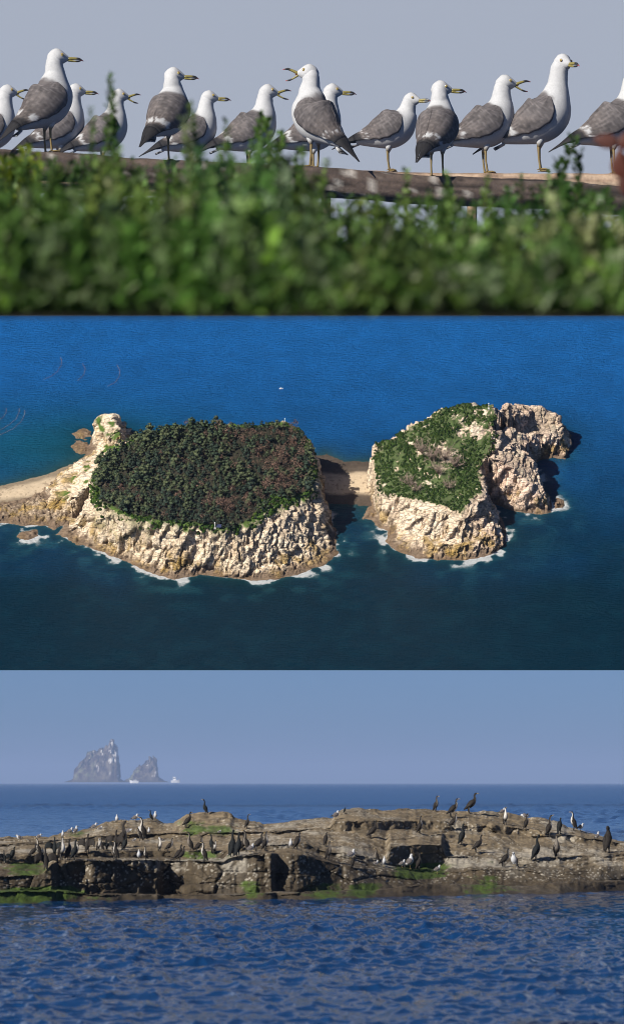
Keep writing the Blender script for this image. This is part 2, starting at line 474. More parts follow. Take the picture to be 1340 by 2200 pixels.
# ------------------------------------------------------------------ far sea stacks on the horizon
def build_stack(name, prof, px0, px1, d, seed, base=1679.5):
    """prof: outline (px, py) of the top; the rock gets depth of its own"""
    f = poly(prof)
    n = 170; m = 110
    u = np.linspace(0, 1, n); v = np.linspace(-1, 1, m)
    U, Vv = np.meshgrid(u, v, indexing='ij')
    px = px0 + (px1 - px0) * U
    k = d * S / 10000
    X = px - 670; Y = Vv * (px1 - px0) * .36
    h = base - f(px + 1.5 * fbm(px / 9, Vv * 3, o=3, seed=seed)); h = np.clip(h + 4.5 * fbm(px / 5, Vv * 4, o=3, seed=seed + 3) * np.clip(h / 15, 0, 1), 0, None)
    sh = np.clip(1 - np.abs(Vv) ** 2.2, 0, 1) ** .8
    nz = fbm(X / 14, Y / 14, o=5, seed=seed, gain=.65)
    rg = ridged(X / 18, Y / 22, o=4, seed=seed + 7)
    Z = h * sh * (1 - .3 * np.abs(Vv) * (.4 + rg)) + sh * np.minimum(h, 20) / 20 * (7 * nz + 4 * (rg - .5)) - 1
    f1, f2, cid = worley(X / 9, Y / 9, Z / 12, seed=seed + 9)
    Y = Y + sh * ((cid - .5) * 9 + 7 * nz)
    X = X + sh * np.minimum(h, 15) / 15 * 3 * fbm(U * 20, Z / 6, o=3, seed=seed + 2)
    nn = fbm(X / 13, Y / 13, Z / 13, o=5, seed=seed + 4, gain=.65)
    c = mix(np.array((.06, .042, .04)), np.array((.15, .125, .095)), sstep(-.3, .3, nn))
    c = mix(c, np.array((.16, .19, .10)) + 0 * c, .5 * sstep(.0, .3, nn) * (U < .5))
    white = sstep(.02, .22, fbm(X / 9, Y / 20, Z / 16, o=4, seed=seed + 5) + 1.1 * (U - .88)) * sstep(6, 16, Z)
    c = mix(c, np.array((.80, .77, .72)) + 0 * c, white * .92)
    c = mix(c, np.array((.07, .055, .05)) + 0 * c, (1 - sstep(2, 8, Z + 3 * nn)) * .8)
    P0 = np.array(P(670, base, d))
    V = np.stack([X * k, Y * k, Z * k], -1) + P0
    o = obj(name, V.reshape(-1, 3), grid_faces(n, m), M_stack, col=c.reshape(-1, 3))
    tag(o, kind='structure')
DS = 820
build_stack('sea_stack', [(140, 1679), (152, 1675), (159, 1673), (161, 1650), (168, 1643), (176, 1634), (186, 1627), (189, 1615), (204, 1609), (216, 1605), (231, 1601), (234, 1596), (237, 1586), (240, 1582), (243, 1586), (246, 1597), (252, 1602), (254, 1620), (257, 1648), (258, 1672), (266, 1677), (272, 1679)], 140, 272, DS, 101)
build_stack('sea_stack', [(262, 1679), (272, 1673), (280, 1670), (286, 1658), (293, 1649), (300, 1645), (309, 1640), (318, 1634), (320, 1625), (323, 1621), (326, 1627), (330, 1621), (335, 1626), (339, 1646), (341, 1656), (343, 1670), (352, 1676), (362, 1679)], 262, 362, DS + 25, 131)

def boat(name, px, py, d, wpx, label, cabin=.5, yaw=0.0, M=None, loc=None, k=None):
    k = k or d * S / 10000
    r = empty(name, loc or P(px, py, d), yaw)
    L = wpx * k; B = L * .3; H = L * .2
    V = []; F = []
    st = [(-.5, .8, 0), (-.2, 1, 0), (.2, .95, .02), (.42, .5, .08), (.52, .04, .14)]
    for (s_, w_, e_) in st:
        V += [(s_ * L, -w_ * B / 2, H + e_ * L), (s_ * L * .94, -w_ * B * .3, -H * .3), (s_ * L * .94, w_ * B * .3, -H * .3), (s_ * L, w_ * B / 2, H + e_ * L)]
    F = [tuple(f) for f in grid_faces(5, 4)] + [(0, 1, 2, 3), (19, 18, 17, 16)] + [(i * 4 + 3, i * 4, i * 4 + 4, i * 4 + 7)[::-1] for i in range(4)]
    obj('hull', V, F, M_paint, r, [(.75, .76, .78)] * 20, False)
    b = MB(); b.box((-.1 * L, 0, H + cabin * H), (.34 * L, B * .62, 2 * cabin * H), (.8, .8, .8), taper=.85); b.build('cabin', M_paint, r, False)
    b = MB(); b.box((-.1 * L, 0, H + cabin * 1.25 * H), (.30 * L, B * .64, .35 * H), (.05, .07, .1)); b.build('window', M_paint, r, False)
    b = MB(); b.tube([(-.2 * L, 0, H), (-.2 * L, 0, H + L * .45)], L * .014, 6, (.5, .5, .5)); b.build('mast', M_paint, r)
    tag(r, label, 'boat')
    return r
boat('boat', 377, 1680.5, 700, 20, 'white boat on the horizon to the right of the two far sea stacks', .9)
boat('boat', 289, 1681.5, 640, 19, 'low white boat in front of the smaller far sea stack', .35, PI)

# ------------------------------------------------------------------ middle tier: two islands on a sea seen from above
PITCH = rad(35)
TV = np.array((0, math.cos(PITCH), math.sin(PITCH)))      # away along that sea
TW = np.array((0, -math.sin(PITCH), math.cos(PITCH)))     # up from that sea
TO = np.array(P(670, 1440, 18.0))
Q = 19.0 * S / 10000                                      # about one photo pixel there, in metres
CAM = np.array((0, 0, ZC))
def isl(px, py, w=0.0):
    """photo pixel at height w over that sea -> plane coordinates (u, v) in pixels"""
    px = np.asarray(px, float); py = np.asarray(py, float)
    r = np.stack([(px - 670) / 10000, np.ones_like(px), (1682 - py) / 10000], -1)
    t = ((TO - CAM) @ TW + np.asarray(w, float) * Q) / (r @ TW)
    p = CAM + r * t[..., None] - TO
    return p[..., 0] / Q, (p @ TV) / Q
def wpt(u, v, w):
    u = np.asarray(u, float)[..., None]; v = np.asarray(v, float)[..., None]; w = np.asarray(w, float)[..., None]
    return TO + Q * (u * np.array((1., 0, 0)) + v * TV + w * TW)
TIER = Matrix(((1, 0, 0), (0, TV[1], TW[1]), (0, TV[2], TW[2]))).to_4x4()      # turns local up into that sea's up

def pip(u, v, A):
    ins = np.zeros(u.shape, bool); n = len(A)
    for i in range(n):
        x1, y1 = A[i]; x2, y2 = A[(i + 1) % n]
        if y1 == y2: continue
        c = ((y1 > v) != (y2 > v)) & (u < (x2 - x1) * (v - y1) / (y2 - y1) + x1)
        ins ^= c
    return ins
def pdist(u, v, A):
    d = np.full(u.shape, 1e9); n = len(A)
    for i in range(n):
        x1, y1 = A[i]; x2, y2 = A[(i + 1) % n]
        ex, ey = x2 - x1, y2 - y1
        t = np.clip(((u - x1) * ex + (v - y1) * ey) / (ex * ex + ey * ey + 1e-9), 0, 1)
        d = np.minimum(d, np.hypot(u - x1 - t * ex, v - y1 - t * ey))
    return d
def coast_uv(pts):
    a = np.array(pts, float); u, v = isl(a[:, 0], a[:, 1], 0.0); return np.stack([u, v], -1)
def top_uvw(pts):
    a = np.array(pts, float); u, v = isl(a[:, 0], a[:, 1], a[:, 2]); return np.stack([u, v], -1), a[:, 2]

class Land:
    def __init__(s, coast, top, prof=((0, 0), (.18, .1), (.3, .2), (.85, .9), (1, 1)), dome=0.0, wig=6.0, rough=1.0, bare=False):
        s.c = coast_uv(coast); s.t, s.tw = top_uvw(top); s.prof = np.array(prof); s.dome = dome; s.wig = wig; s.rough = rough
    def near(s, u, v, pad):
        a = s.c.min(0) - pad; b = s.c.max(0) + pad
        return (u > a[0]) & (u < b[0]) & (v > a[1]) & (v < b[1])
    def sd(s, u, v):
        u2 = u + s.wig * fbm(u / 28, v / 28, o=4, seed=201, gain=.55); v2 = v + s.wig * fbm(u / 28, v / 28, o=4, seed=205, gain=.55)
        d = pdist(u2, v2, s.c)
        return np.where(pip(u2, v2, s.c), d, -d), u2, v2
    def h(s, u, v):
        dc, u2, v2 = s.sd(u, v)
        inn = pip(u2, v2, s.t); dt = pdist(u2, v2, s.t)
        wsum = 0; hs = 0
        for (a, b), w in zip(s.t, s.tw):
            k = 1 / ((u - a) ** 2 + (v - b) ** 2 + 60.0) ** 1.5
            wsum = wsum + k; hs = hs + k * w
        H = hs / wsum
        t = np.where(inn, 1, np.clip(dc, 0, None) / (np.clip(dc, 0, None) + dt + 1e-6))
        w = H * np.interp(t, s.prof[:, 0], s.prof[:, 1])
        w = w + np.where(inn, s.dome * (1 - np.exp(-dt / 60)), 0)
        return np.where(dc > 0, w, dc * .35), dc, np.where(inn, dt, -dt)

wood_lands = [
    # the wooded plateau
    Land([(130, 1152), (180, 1166), (232, 1180), (255, 1197), (300, 1216), (345, 1236), (378, 1246), (430, 1234), (480, 1240), (540, 1247), (600, 1243), (660, 1228), (700, 1211), (727, 1190), (722, 1162), (716, 1130), (706, 1095), (694, 1065), (696, 1035), (690, 1005), (668, 985), (600, 965), (500, 955), (400, 955), (310, 972), (245, 1000), (205, 1030), (185, 1060), (190, 1088), (165, 1115), (140, 1130)],
         [(205, 1066, 78), (215, 1085, 84), (262, 1104, 90), (330, 1122, 92), (420, 1130, 92), (500, 1140, 88), (545, 1118, 92), (590, 1092, 96), (640, 1072, 92), (668, 1060, 94), (678, 1025, 100), (676, 985, 108), (662, 950, 112), (640, 918, 116), (600, 907, 120), (540, 915, 122), (490, 912, 122), (440, 912, 120), (370, 916, 112), (310, 934, 104), (250, 962, 92), (212, 992, 80), (196, 1025, 74)], dome=8, wig=7),
    # pale rock shoulder west of the wood
    Land([(90, 1060), (118, 1028), (150, 1008), (185, 985), (215, 975), (250, 985), (235, 1040), (205, 1075), (175, 1098), (158, 1118), (120, 1105), (98, 1082)],
         [(105, 1048, 14), (150, 1010, 22), (190, 985, 30), (225, 985, 50), (215, 1020, 55), (200, 1060, 46), (160, 1070, 40), (120, 1066, 26)], prof=((0, 0), (.3, .45), (1, 1)), wig=7),
    # grassy stack and the ridge behind
    Land([(192, 962), (200, 938), (222, 915), (262, 915), (292, 935), (290, 965), (250, 992), (212, 985)],
         [(206, 900, 60), (222, 888, 66), (242, 888, 68), (250, 910, 58), (262, 938, 48), (245, 944, 42), (214, 924, 50)], prof=((0, 0), (.15, .12), (.8, .85), (1, 1)), wig=5),
    Land([(150, 1012), (185, 975), (215, 950), (262, 940), (285, 960), (262, 1000), (205, 1012), (170, 1020)],
         [(200, 978, 20), (235, 950, 28), (268, 945, 40), (255, 975, 45), (225, 990, 36)], prof=((0, 0), (.4, .5), (1, 1)), wig=6),
    # brown reef by the stack
    Land([(150, 962), (166, 948), (186, 952), (206, 966), (188, 980), (164, 972)], [(168, 960, 3), (185, 964, 5), (180, 970, 3)], prof=((0, 0), (.4, .6), (1, 1)), wig=16),
    Land([(158, 936), (176, 922), (202, 926), (204, 940), (184, 946), (166, 944)], [(172, 934, 3), (190, 934, 6), (182, 940, 3)], prof=((0, 0), (.4, .6), (1, 1)), wig=16),
    # brown tidal reef in the west and along the south foot
    Land([(-190, 1130), (-180, 1080), (-60, 1078), (0, 1080), (60, 1066), (105, 1050), (160, 1085), (172, 1110), (150, 1128), (120, 1138), (70, 1130), (20, 1122), (-60, 1125)], [(-150, 1105, 6), (-60, 1095, 7), (20, 1090, 8), (80, 1075, 10), (130, 1090, 12), (120, 1112, 9), (40, 1105, 8), (-60, 1110, 6)], prof=((0, 0), (.3, .5), (1, 1)), wig=12),
    Land([(120, 1150), (150, 1128), (200, 1140), (280, 1180), (360, 1215), (375, 1246), (330, 1232), (280, 1210), (240, 1195), (180, 1172)], [(150, 1142, 6), (200, 1155, 10), (280, 1190, 12), (340, 1220, 10)], prof=((0, 0), (.3, .55), (1, 1)), wig=9),
    Land([(36, 1152), (50, 1140), (78, 1140), (85, 1152), (60, 1160)], [(52, 1146, 4), (70, 1145, 5), (62, 1152, 4)], prof=((0, 0), (1, 1)), wig=9),
    # sand spit
    Land([(-200, 1058), (-100, 1050), (0, 1044), (60, 1030), (110, 1016), (160, 992), (185, 980), (150, 1040), (110, 1066), (60, 1076), (0, 1086), (-200, 1092)], [(-150, 1070, 3), (0, 1062, 4), (90, 1042, 5), (120, 1035, 5), (60, 1060, 4)], prof=((0, 0), (1, 1)), wig=3, rough=0),
]
bare_lands = [
    # main bare island, sloping up to the back
    Land([(808, 1120), (800, 1090), (793, 1070), (791, 1030), (800, 1000), (830, 985), (900, 965), (980, 955), (1060, 960), (1110, 975), (1080, 1000), (1056, 1040), (1046, 1066), (1050, 1084), (1064, 1098), (1080, 1114), (1088, 1140), (1082, 1165), (1064, 1186), (1040, 1198), (1000, 1204), (940, 1203), (890, 1197), (852, 1182), (826, 1160), (838, 1142), (815, 1135)],
         [(812, 1058, 66), (850, 1067, 70), (900, 1076, 72), (950, 1086, 72), (988, 1104, 66), (1012, 1076, 78), (1034, 1058, 84), (1034, 1030, 88), (1032, 1005, 92), (1044, 985, 100), (1062, 965, 112), (1075, 935, 138), (1078, 900, 152), (1060, 868, 160), (1000, 866, 160), (950, 876, 152), (905, 905, 138), (862, 928, 122), (828, 945, 106), (806, 950, 96), (800, 980, 84), (806, 1020, 72)],
         prof=((0, 0), (.16, .06), (.34, .2), (.42, .26), (.8, .88), (1, 1)), dome=2, wig=6),
    # low step of rock at the south foot
    Land([(826, 1162), (836, 1138), (900, 1120), (980, 1120), (1060, 1120), (1086, 1140), (1082, 1165), (1064, 1187), (1000, 1205), (940, 1204), (890, 1198), (852, 1183)], [(895, 1145, 26), (915, 1128, 34), (1000, 1130, 34), (1060, 1122, 40), (1066, 1150, 26), (1000, 1172, 22), (930, 1168, 22)], prof=((0, 0), (.35, .4), (.6, .5), (.9, .95), (1, 1)), wig=6),
    # south east buttress beyond the cove
    Land([(1040, 1050), (1050, 1078), (1074, 1087), (1098, 1095), (1130, 1102), (1162, 1106), (1184, 1100), (1181, 1078), (1170, 1052), (1158, 1025), (1148, 1000), (1120, 985), (1080, 985)],
         [(1046, 984, 100), (1062, 962, 110), (1098, 955, 104), (1128, 968, 92), (1146, 988, 78), (1154, 1014, 60), (1164, 1045, 40), (1172, 1074, 24), (1150, 1062, 38), (1125, 1035, 60), (1100, 1006, 82), (1075, 990, 96)], prof=((0, 0), (.12, .1), (.75, .86), (1, 1)), wig=5),
    # far headland
    Land([(1080, 985), (1148, 994), (1166, 986), (1190, 984), (1214, 987), (1222, 968), (1226, 935), (1190, 905), (1120, 900), (1060, 920)],
         [(1072, 888, 96), (1108, 868, 92), (1160, 872, 82), (1190, 890, 68), (1206, 912, 54), (1209, 937, 38), (1180, 932, 50), (1140, 934, 56), (1105, 938, 64)], prof=((0, 0), (.12, .1), (.7, .86), (1, 1)), wig=5),
    # saddles that tie the parts together
    Land([(1000, 1000), (1110, 985), (1160, 960), (1150, 915), (1060, 915), (1000, 950)], [(1048, 874, 150), (1085, 868, 124), (1125, 868, 96), (1132, 892, 84), (1102, 902, 102), (1076, 908, 128)], prof=((0, 0), (.2, .2), (.8, .88), (1, 1)), wig=5),
    Land([(1010, 1050), (1062, 1066), (1090, 1066), (1140, 1014), (1150, 988), (1120, 955), (1050, 945)], [(1056, 925, 138), (1090, 918, 118), (1122, 930, 90), (1130, 962, 88), (1104, 954, 103), (1076, 972, 102), (1050, 972, 110)], prof=((0, 0), (.2, .2), (.8, .88), (1, 1)), wig=5),
    # low rocks
    Land([(780, 1118), (790, 1090), (815, 1080), (838, 1110), (842, 1135), (815, 1130), (800, 1115)], [(808, 1100, 10), (825, 1120, 10), (812, 1112, 9)], prof=((0, 0), (.3, .5), (1, 1)), wig=8),
    Land([(1186, 1082), (1195, 1070), (1210, 1075), (1208, 1090), (1192, 1092)], [(1196, 1078, 8), (1204, 1082, 6), (1198, 1085, 8)], prof=((0, 0), (1, 1)), wig=5),
    # gravel and sand between the islands
    Land([(660, 1110), (680, 1085), (700, 1082), (760, 1086), (800, 1088), (815, 1060), (810, 1000), (790, 990), (740, 992), (700, 975), (660, 985), (650, 1040)], [(700, 1060, 3), (760, 1060, 3), (795, 1050, 6), (795, 1015, 6), (740, 1015, 3), (690, 1010, 3)], prof=((0, 0), (1, 1)), wig=5, rough=0),
]
def heights(lands, u, v):
    w = np.full(u.shape, -20.0); rock = np.zeros(u.shape); idx = np.zeros(u.shape, int); ti = np.full(u.shape, -1e9)
    for i, l in enumerate(lands):
        s = l.near(u, v, 26)
        h, d, t = l.h(u[s], v[s])
        m = h > w[s]
        for A, B in ((idx, i), (rock, l.rough), (ti, t), (w, h)):
            A[s] = np.where(m, B, A[s])
    return w, idx, rock, ti
def shore(lands, u, v, reach):
    d = np.full(u.shape, -float(reach))
    for l in lands:
        s = l.near(u, v, reach)
        d[s] = np.maximum(d[s], l.sd(u[s], v[s])[0])
    return d

CREAM = np.array((.88, .72, .53)); PINKR = np.array((.82, .61, .49)); OCHRE = np.array((.42, .28, .09)); BROWNR = np.array((.15, .10, .065))
SAND = np.array((.50, .40, .28)); GRASS = np.array((.045, .078, .02)); LUSH = np.array((.05, .105, .010)); GULLY = np.array((.1, .08, .055)); WOODF = np.array((.03, .028, .018))

def land_mesh(name, lands, u0, u1, v0, v1, step, pink, grass_fn):
    u = np.arange(u0, u1, step); v = np.arange(v0, v1, step)
    Vv, U = np.meshgrid(v, u, indexing='ij')
    w, idx, rock, ti = heights(lands, U, Vv)
    ab = sstep(0, 8, w) * rock
    # outward direction
    g1 = np.gradient(w, step, axis=1); g0 = np.gradient(w, step, axis=0)
    sl = np.hypot(g0, g1) + 1e-6
    steep = sstep(.35, 1.1, sl)
    ox = -g1 / sl; oy = -g0 / sl
    tilt = w + .45 * U + .15 * Vv                       # dipping beds
    on = w > -3
    def wsel(sc_, sz, seed):
        r = [np.ones(U.shape), np.ones(U.shape) * 2, np.full(U.shape, .5)]
        al = .85 * U[on] - .5 * w[on] + 5 * fbm(U[on] / 30, Vv[on] / 30, o=2, seed=seed + 5)
        ac = .5 * U[on] + .85 * w[on] + 5 * fbm(U[on] / 30, Vv[on] / 30, o=2, seed=seed + 6)
        for A, B in zip(r, worley(ac / sc_, Vv[on] / sc_, al / sz, seed=seed)): A[on] = B
        return r
    f1, f2, cid = wsel(40, 15, 301)
    g_1, g_2, cid2 = wsel(15, 6, 302)
    crack = 1 - sstep(0, .14, f2 - f1); crack2 = 1 - sstep(0, .16, g_2 - g_1)
    rg = ridged(U / 34, Vv / 34, w / 60, o=4, seed=303)
    disp = (cid - .5) * 15 + (cid2 - .5) * 5 - crack * 5 - crack2 * 2 + (rg - .5) * 5 + 1.2 * fbm(U / 6, Vv / 6, w / 6, o=3, seed=304)
    k = ab * (.25 + .75 * steep)
    uu = U + ox * disp * k; vv = Vv + oy * disp * k
    ww = w + ab * ((cid2 - .5) * 2 + 1.6 * fbm(U / 12, Vv / 12, o=4, seed=305) - crack * 2.5) * (.35 + .65 * steep)
    bed = (tilt + 7 * fbm(U / 40, Vv / 40, o=3, seed=307)) / 17; bf = bed - np.floor(bed)
    ww = ww + ab * steep * sstep(14, 24, w) * 9 * (sstep(.55, 1, bf) - bf + .25) * sstep(-.35, .2, fbm(U / 45, Vv / 45, w / 30, o=2, seed=308))
    bed2 = (tilt + 4 * fbm(U / 20, Vv / 20, o=2, seed=309)) / 6.5; bf2 = bed2 - np.floor(bed2)
    ww = ww + ab * steep * 3.2 * (sstep(.5, 1, bf2) - bf2)
    low = (w < 16) * rock
    ww = ww + low * np.clip(w / 6, 0, 1) * (4 * fbm(U / 8, Vv / 8, o=3, seed=306) + (cid2 - .5) * 4)
    # colours
    n1 = fbm(U / 22, Vv / 22, w / 22, o=5, seed=310); n2 = fbm(U / 5, Vv / 5, w / 5, o=3, seed=311); n3 = fbm(U / 60, Vv / 60, o=3, seed=312)
    base = mix(CREAM, PINKR, np.clip(pink(U, Vv) + .35 * n1, 0, 1))
    base = mix(base, OCHRE + 0 * base, np.clip(.75 * sstep(.05, .5, n1 + .25 * n2) * (1 - sstep(30, 70, w)) + .55 * sstep(-.2, .25, n1) * (1 - sstep(20, 40, w)), 0, .85) + .15 * sstep(.2, .5, n3))
    base = mix(base, np.array((.72, .64, .52)) + 0 * base, .5 * sstep(.15, .5, -n1 + .3 * n2))
    foot = 1 - sstep(5, 15, w + 9 * n1 + 4 * n2)
    base = mix(base, BROWNR + 0 * base, foot * .93)
    base = mix(base, GULLY + 0 * base, np.clip(.5 * crack * sstep(-.2, .25, n1) + .15 * crack2, 0, .55) * ab)
    base = base * (1 + .14 * n2[..., None])
    sandm = 1 - sstep(.2, .8, rock + 0 * w)
    dry = mix(SAND * .45, SAND, sstep(1.2, 3.5, w + .8 * n1))
    peb = sstep(.25, .5, n2 + .3 * n1) * .55
    dry = mix(dry, BROWNR * .8 + 0 * dry, peb)
    if 'bare' in name:                                  # dark wet stones at both ends of the causeway
        va = float(isl(740, 1020)[1]); vb = float(isl(740, 1062)[1])
        wet = np.maximum(sstep(va - 12, va + 10, Vv + 10 * n1), 1 - sstep(vb - 10, vb + 8, Vv + 10 * n1))
        dry = mix(dry, np.array((.055, .042, .034)) * (1 + .5 * n2[..., None]), .9 * wet)
    base = mix(base, dry, sandm)
    gm, lush = grass_fn(U, Vv, w, sl, ti, idx, n1, n2)
    base = mix(base, mix(GRASS * (1 + .5 * n2[..., None]), LUSH * (1 + .4 * n2[..., None]), lush), gm)
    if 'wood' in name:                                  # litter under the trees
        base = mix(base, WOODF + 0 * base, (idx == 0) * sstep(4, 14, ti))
    base = np.clip(base, .008, .85)
    keep_w = np.where(w < -6, -6, ww)
    co = wpt(uu, vv, keep_w).reshape(-1, 3)
    F = grid_faces(len(v), len(u))
    m = (w.ravel()[F] > -5).any(1)
    F = F[m]
    used = np.unique(F); re = np.zeros(len(co), int); re[used] = np.arange(len(used))
    o = obj(name, co[used], re[F], M_cliff, col=base.reshape(-1, 3)[used], smooth=False, attrs={'rock': (np.clip(rock, 0, 1) * (1 - np.clip(gm, 0, 1)) * (1 - .5 * foot)).ravel()[used]})
    tag(o, kind='structure')
    return U, Vv, ww

def wood_grass(U, V, w, sl, ti, idx, n1, n2):
    main = idx == 0
    g = main * sstep(-16, 4, ti + 16 * n1 + 8 * n2) * (1 - .5 * sstep(.8, 1.6, sl))
    st = ((idx == 2) | (idx == 3)) * sstep(.0, .25, n1 + .1) * (1 - sstep(.7, 1.3, sl)) * sstep(15, 25, w)
    sh = (idx == 1) * sstep(.25, .4, n1) * sstep(22, 30, w)
    return np.clip(np.maximum(np.maximum(g, st), sh), 0, .97), sstep(-.1, .35, n1 + .2)
def bare_grass(U, V, w, sl, ti, idx, n1, n2):
    main = (idx == 0) | (idx >= 2) & (idx < 6)
    bx, by = isl(1005, 912, 145); bare = .75 * np.exp(-((U - bx) / 55) ** 2 - ((V - by) / 48) ** 2)
    cx, cy = isl(940, 985, 105); bare = np.maximum(bare, .8 * np.exp(-((U - cx) / 55) ** 2 - ((V - cy) / 45) ** 2))
    g = main * sstep(-7, 9, ti + 8 * n1 + 5 * n2 - 2) * (1 - .6 * sstep(.8, 1.6, sl)) * sstep(-.12, .12, n1 * .9 + n2 * .55 + .55 - .75 * bare)
    return np.clip(g * (1 - .7 * (idx >= 2)), 0, .96), .12 + 0 * g
def box_uv(lands, pad):
    a = np.concatenate([l.c for l in lands]); return a[:, 0].min() - pad, a[:, 0].max() + pad, a[:, 1].min() - pad, a[:, 1].max() + pad
WU, WV, WW = land_mesh('wooded_island', wood_lands, *box_uv(wood_lands, 16), 1.6, lambda u, v: .1 + 0 * u, wood_grass)
_bp, _ = isl(1040, 1050, 60)
BU, BV, BW = land_mesh('bare_island', bare_lands, *box_uv(bare_lands, 16), 1.6, lambda u, v: .25 + .6 * sstep(_bp - 60, _bp + 30, u), bare_grass)
def ground_w(G, u, v):
    U, V, W = G
    i = np.clip(((v - V[0, 0]) / 1.6).round().astype(int), 0, U.shape[0] - 1); j = np.clip(((u - U[0, 0]) / 1.6).round().astype(int), 0, U.shape[1] - 1)
    return W[i, j]
WG = (WU, WV, WW); BG = (BU, BV, BW)

# the sea of that tier: a wedge of water, its top face towards the viewer
M_sea2 = bpy.data.materials.new('open_sea_water'); M_sea2.use_nodes = True
def build_sea2_mat():
    nt = M_sea2.node_tree; N = nt.nodes; L = nt.links; b = N['Principled BSDF']
    at = N.new('ShaderNodeAttribute'); at.attribute_name = 'Col'
    fo = N.new('ShaderNodeAttribute'); fo.attribute_name = 'foam'
    tc = N.new('ShaderNodeTexCoord')
    mp = N.new('ShaderNodeMapping'); mp.inputs['Rotation'].default_value = (0, 0, rad(22)); mp.inputs['Scale'].default_value = (.55, 1.5, 1.5)
    L.new(tc.outputs['Object'], mp.inputs[0])
    nz = N.new('ShaderNodeTexNoise'); nz.inputs['Scale'].default_value = 18; nz.inputs['Detail'].default_value = 7; nz.inputs['Roughness'].default_value = .74
    L.new(mp.outputs[0], nz.inputs['Vector'])
    bp = N.new('ShaderNodeBump'); bp.inputs['Strength'].default_value = 1.0; bp.inputs['Distance'].default_value = .15
    L.new(nz.outputs['Fac'], bp.inputs['Height']); L.new(bp.outputs[0], b.inputs['Normal'])
    n2 = N.new('ShaderNodeTexNoise'); n2.inputs['Scale'].default_value = 20; n2.inputs['Detail'].default_value = 10; n2.inputs['Roughness'].default_value = .82; n2.inputs['Distortion'].default_value = 1.2
    L.new(tc.outputs['Object'], n2.inputs['Vector'])
    ad = N.new('ShaderNodeMath'); ad.operation = 'ADD'; L.new(fo.outputs['Fac'], ad.inputs[0]); L.new(n2.outputs['Fac'], ad.inputs[1])
    mr = N.new('ShaderNodeMapRange'); mr.interpolation_type = 'SMOOTHSTEP'; mr.inputs['From Min'].default_value = .86; mr.inputs['From Max'].default_value = 1.2
    L.new(ad.outputs[0], mr.inputs['Value'])
    mx = N.new('ShaderNodeMix'); mx.data_type = 'RGBA'
    L.new(mr.outputs[0], mx.inputs[0]); L.new(at.outputs['Color'], mx.inputs[6]); mx.inputs[7].default_value = (.8, .84, .86, 1)
    L.new(mx.outputs[2], b.inputs['Base Color'])
    rr = N.new('ShaderNodeMapRange'); rr.inputs['To Min'].default_value = .28; rr.inputs['To Max'].default_value = .9
    L.new(mr.outputs[0], rr.inputs['Value']); L.new(rr.outputs[0], b.inputs['Roughness'])
    b.inputs['IOR'].default_value = 1.333
    b.inputs['Specular IOR Level'].default_value = .16
build_sea2_mat()
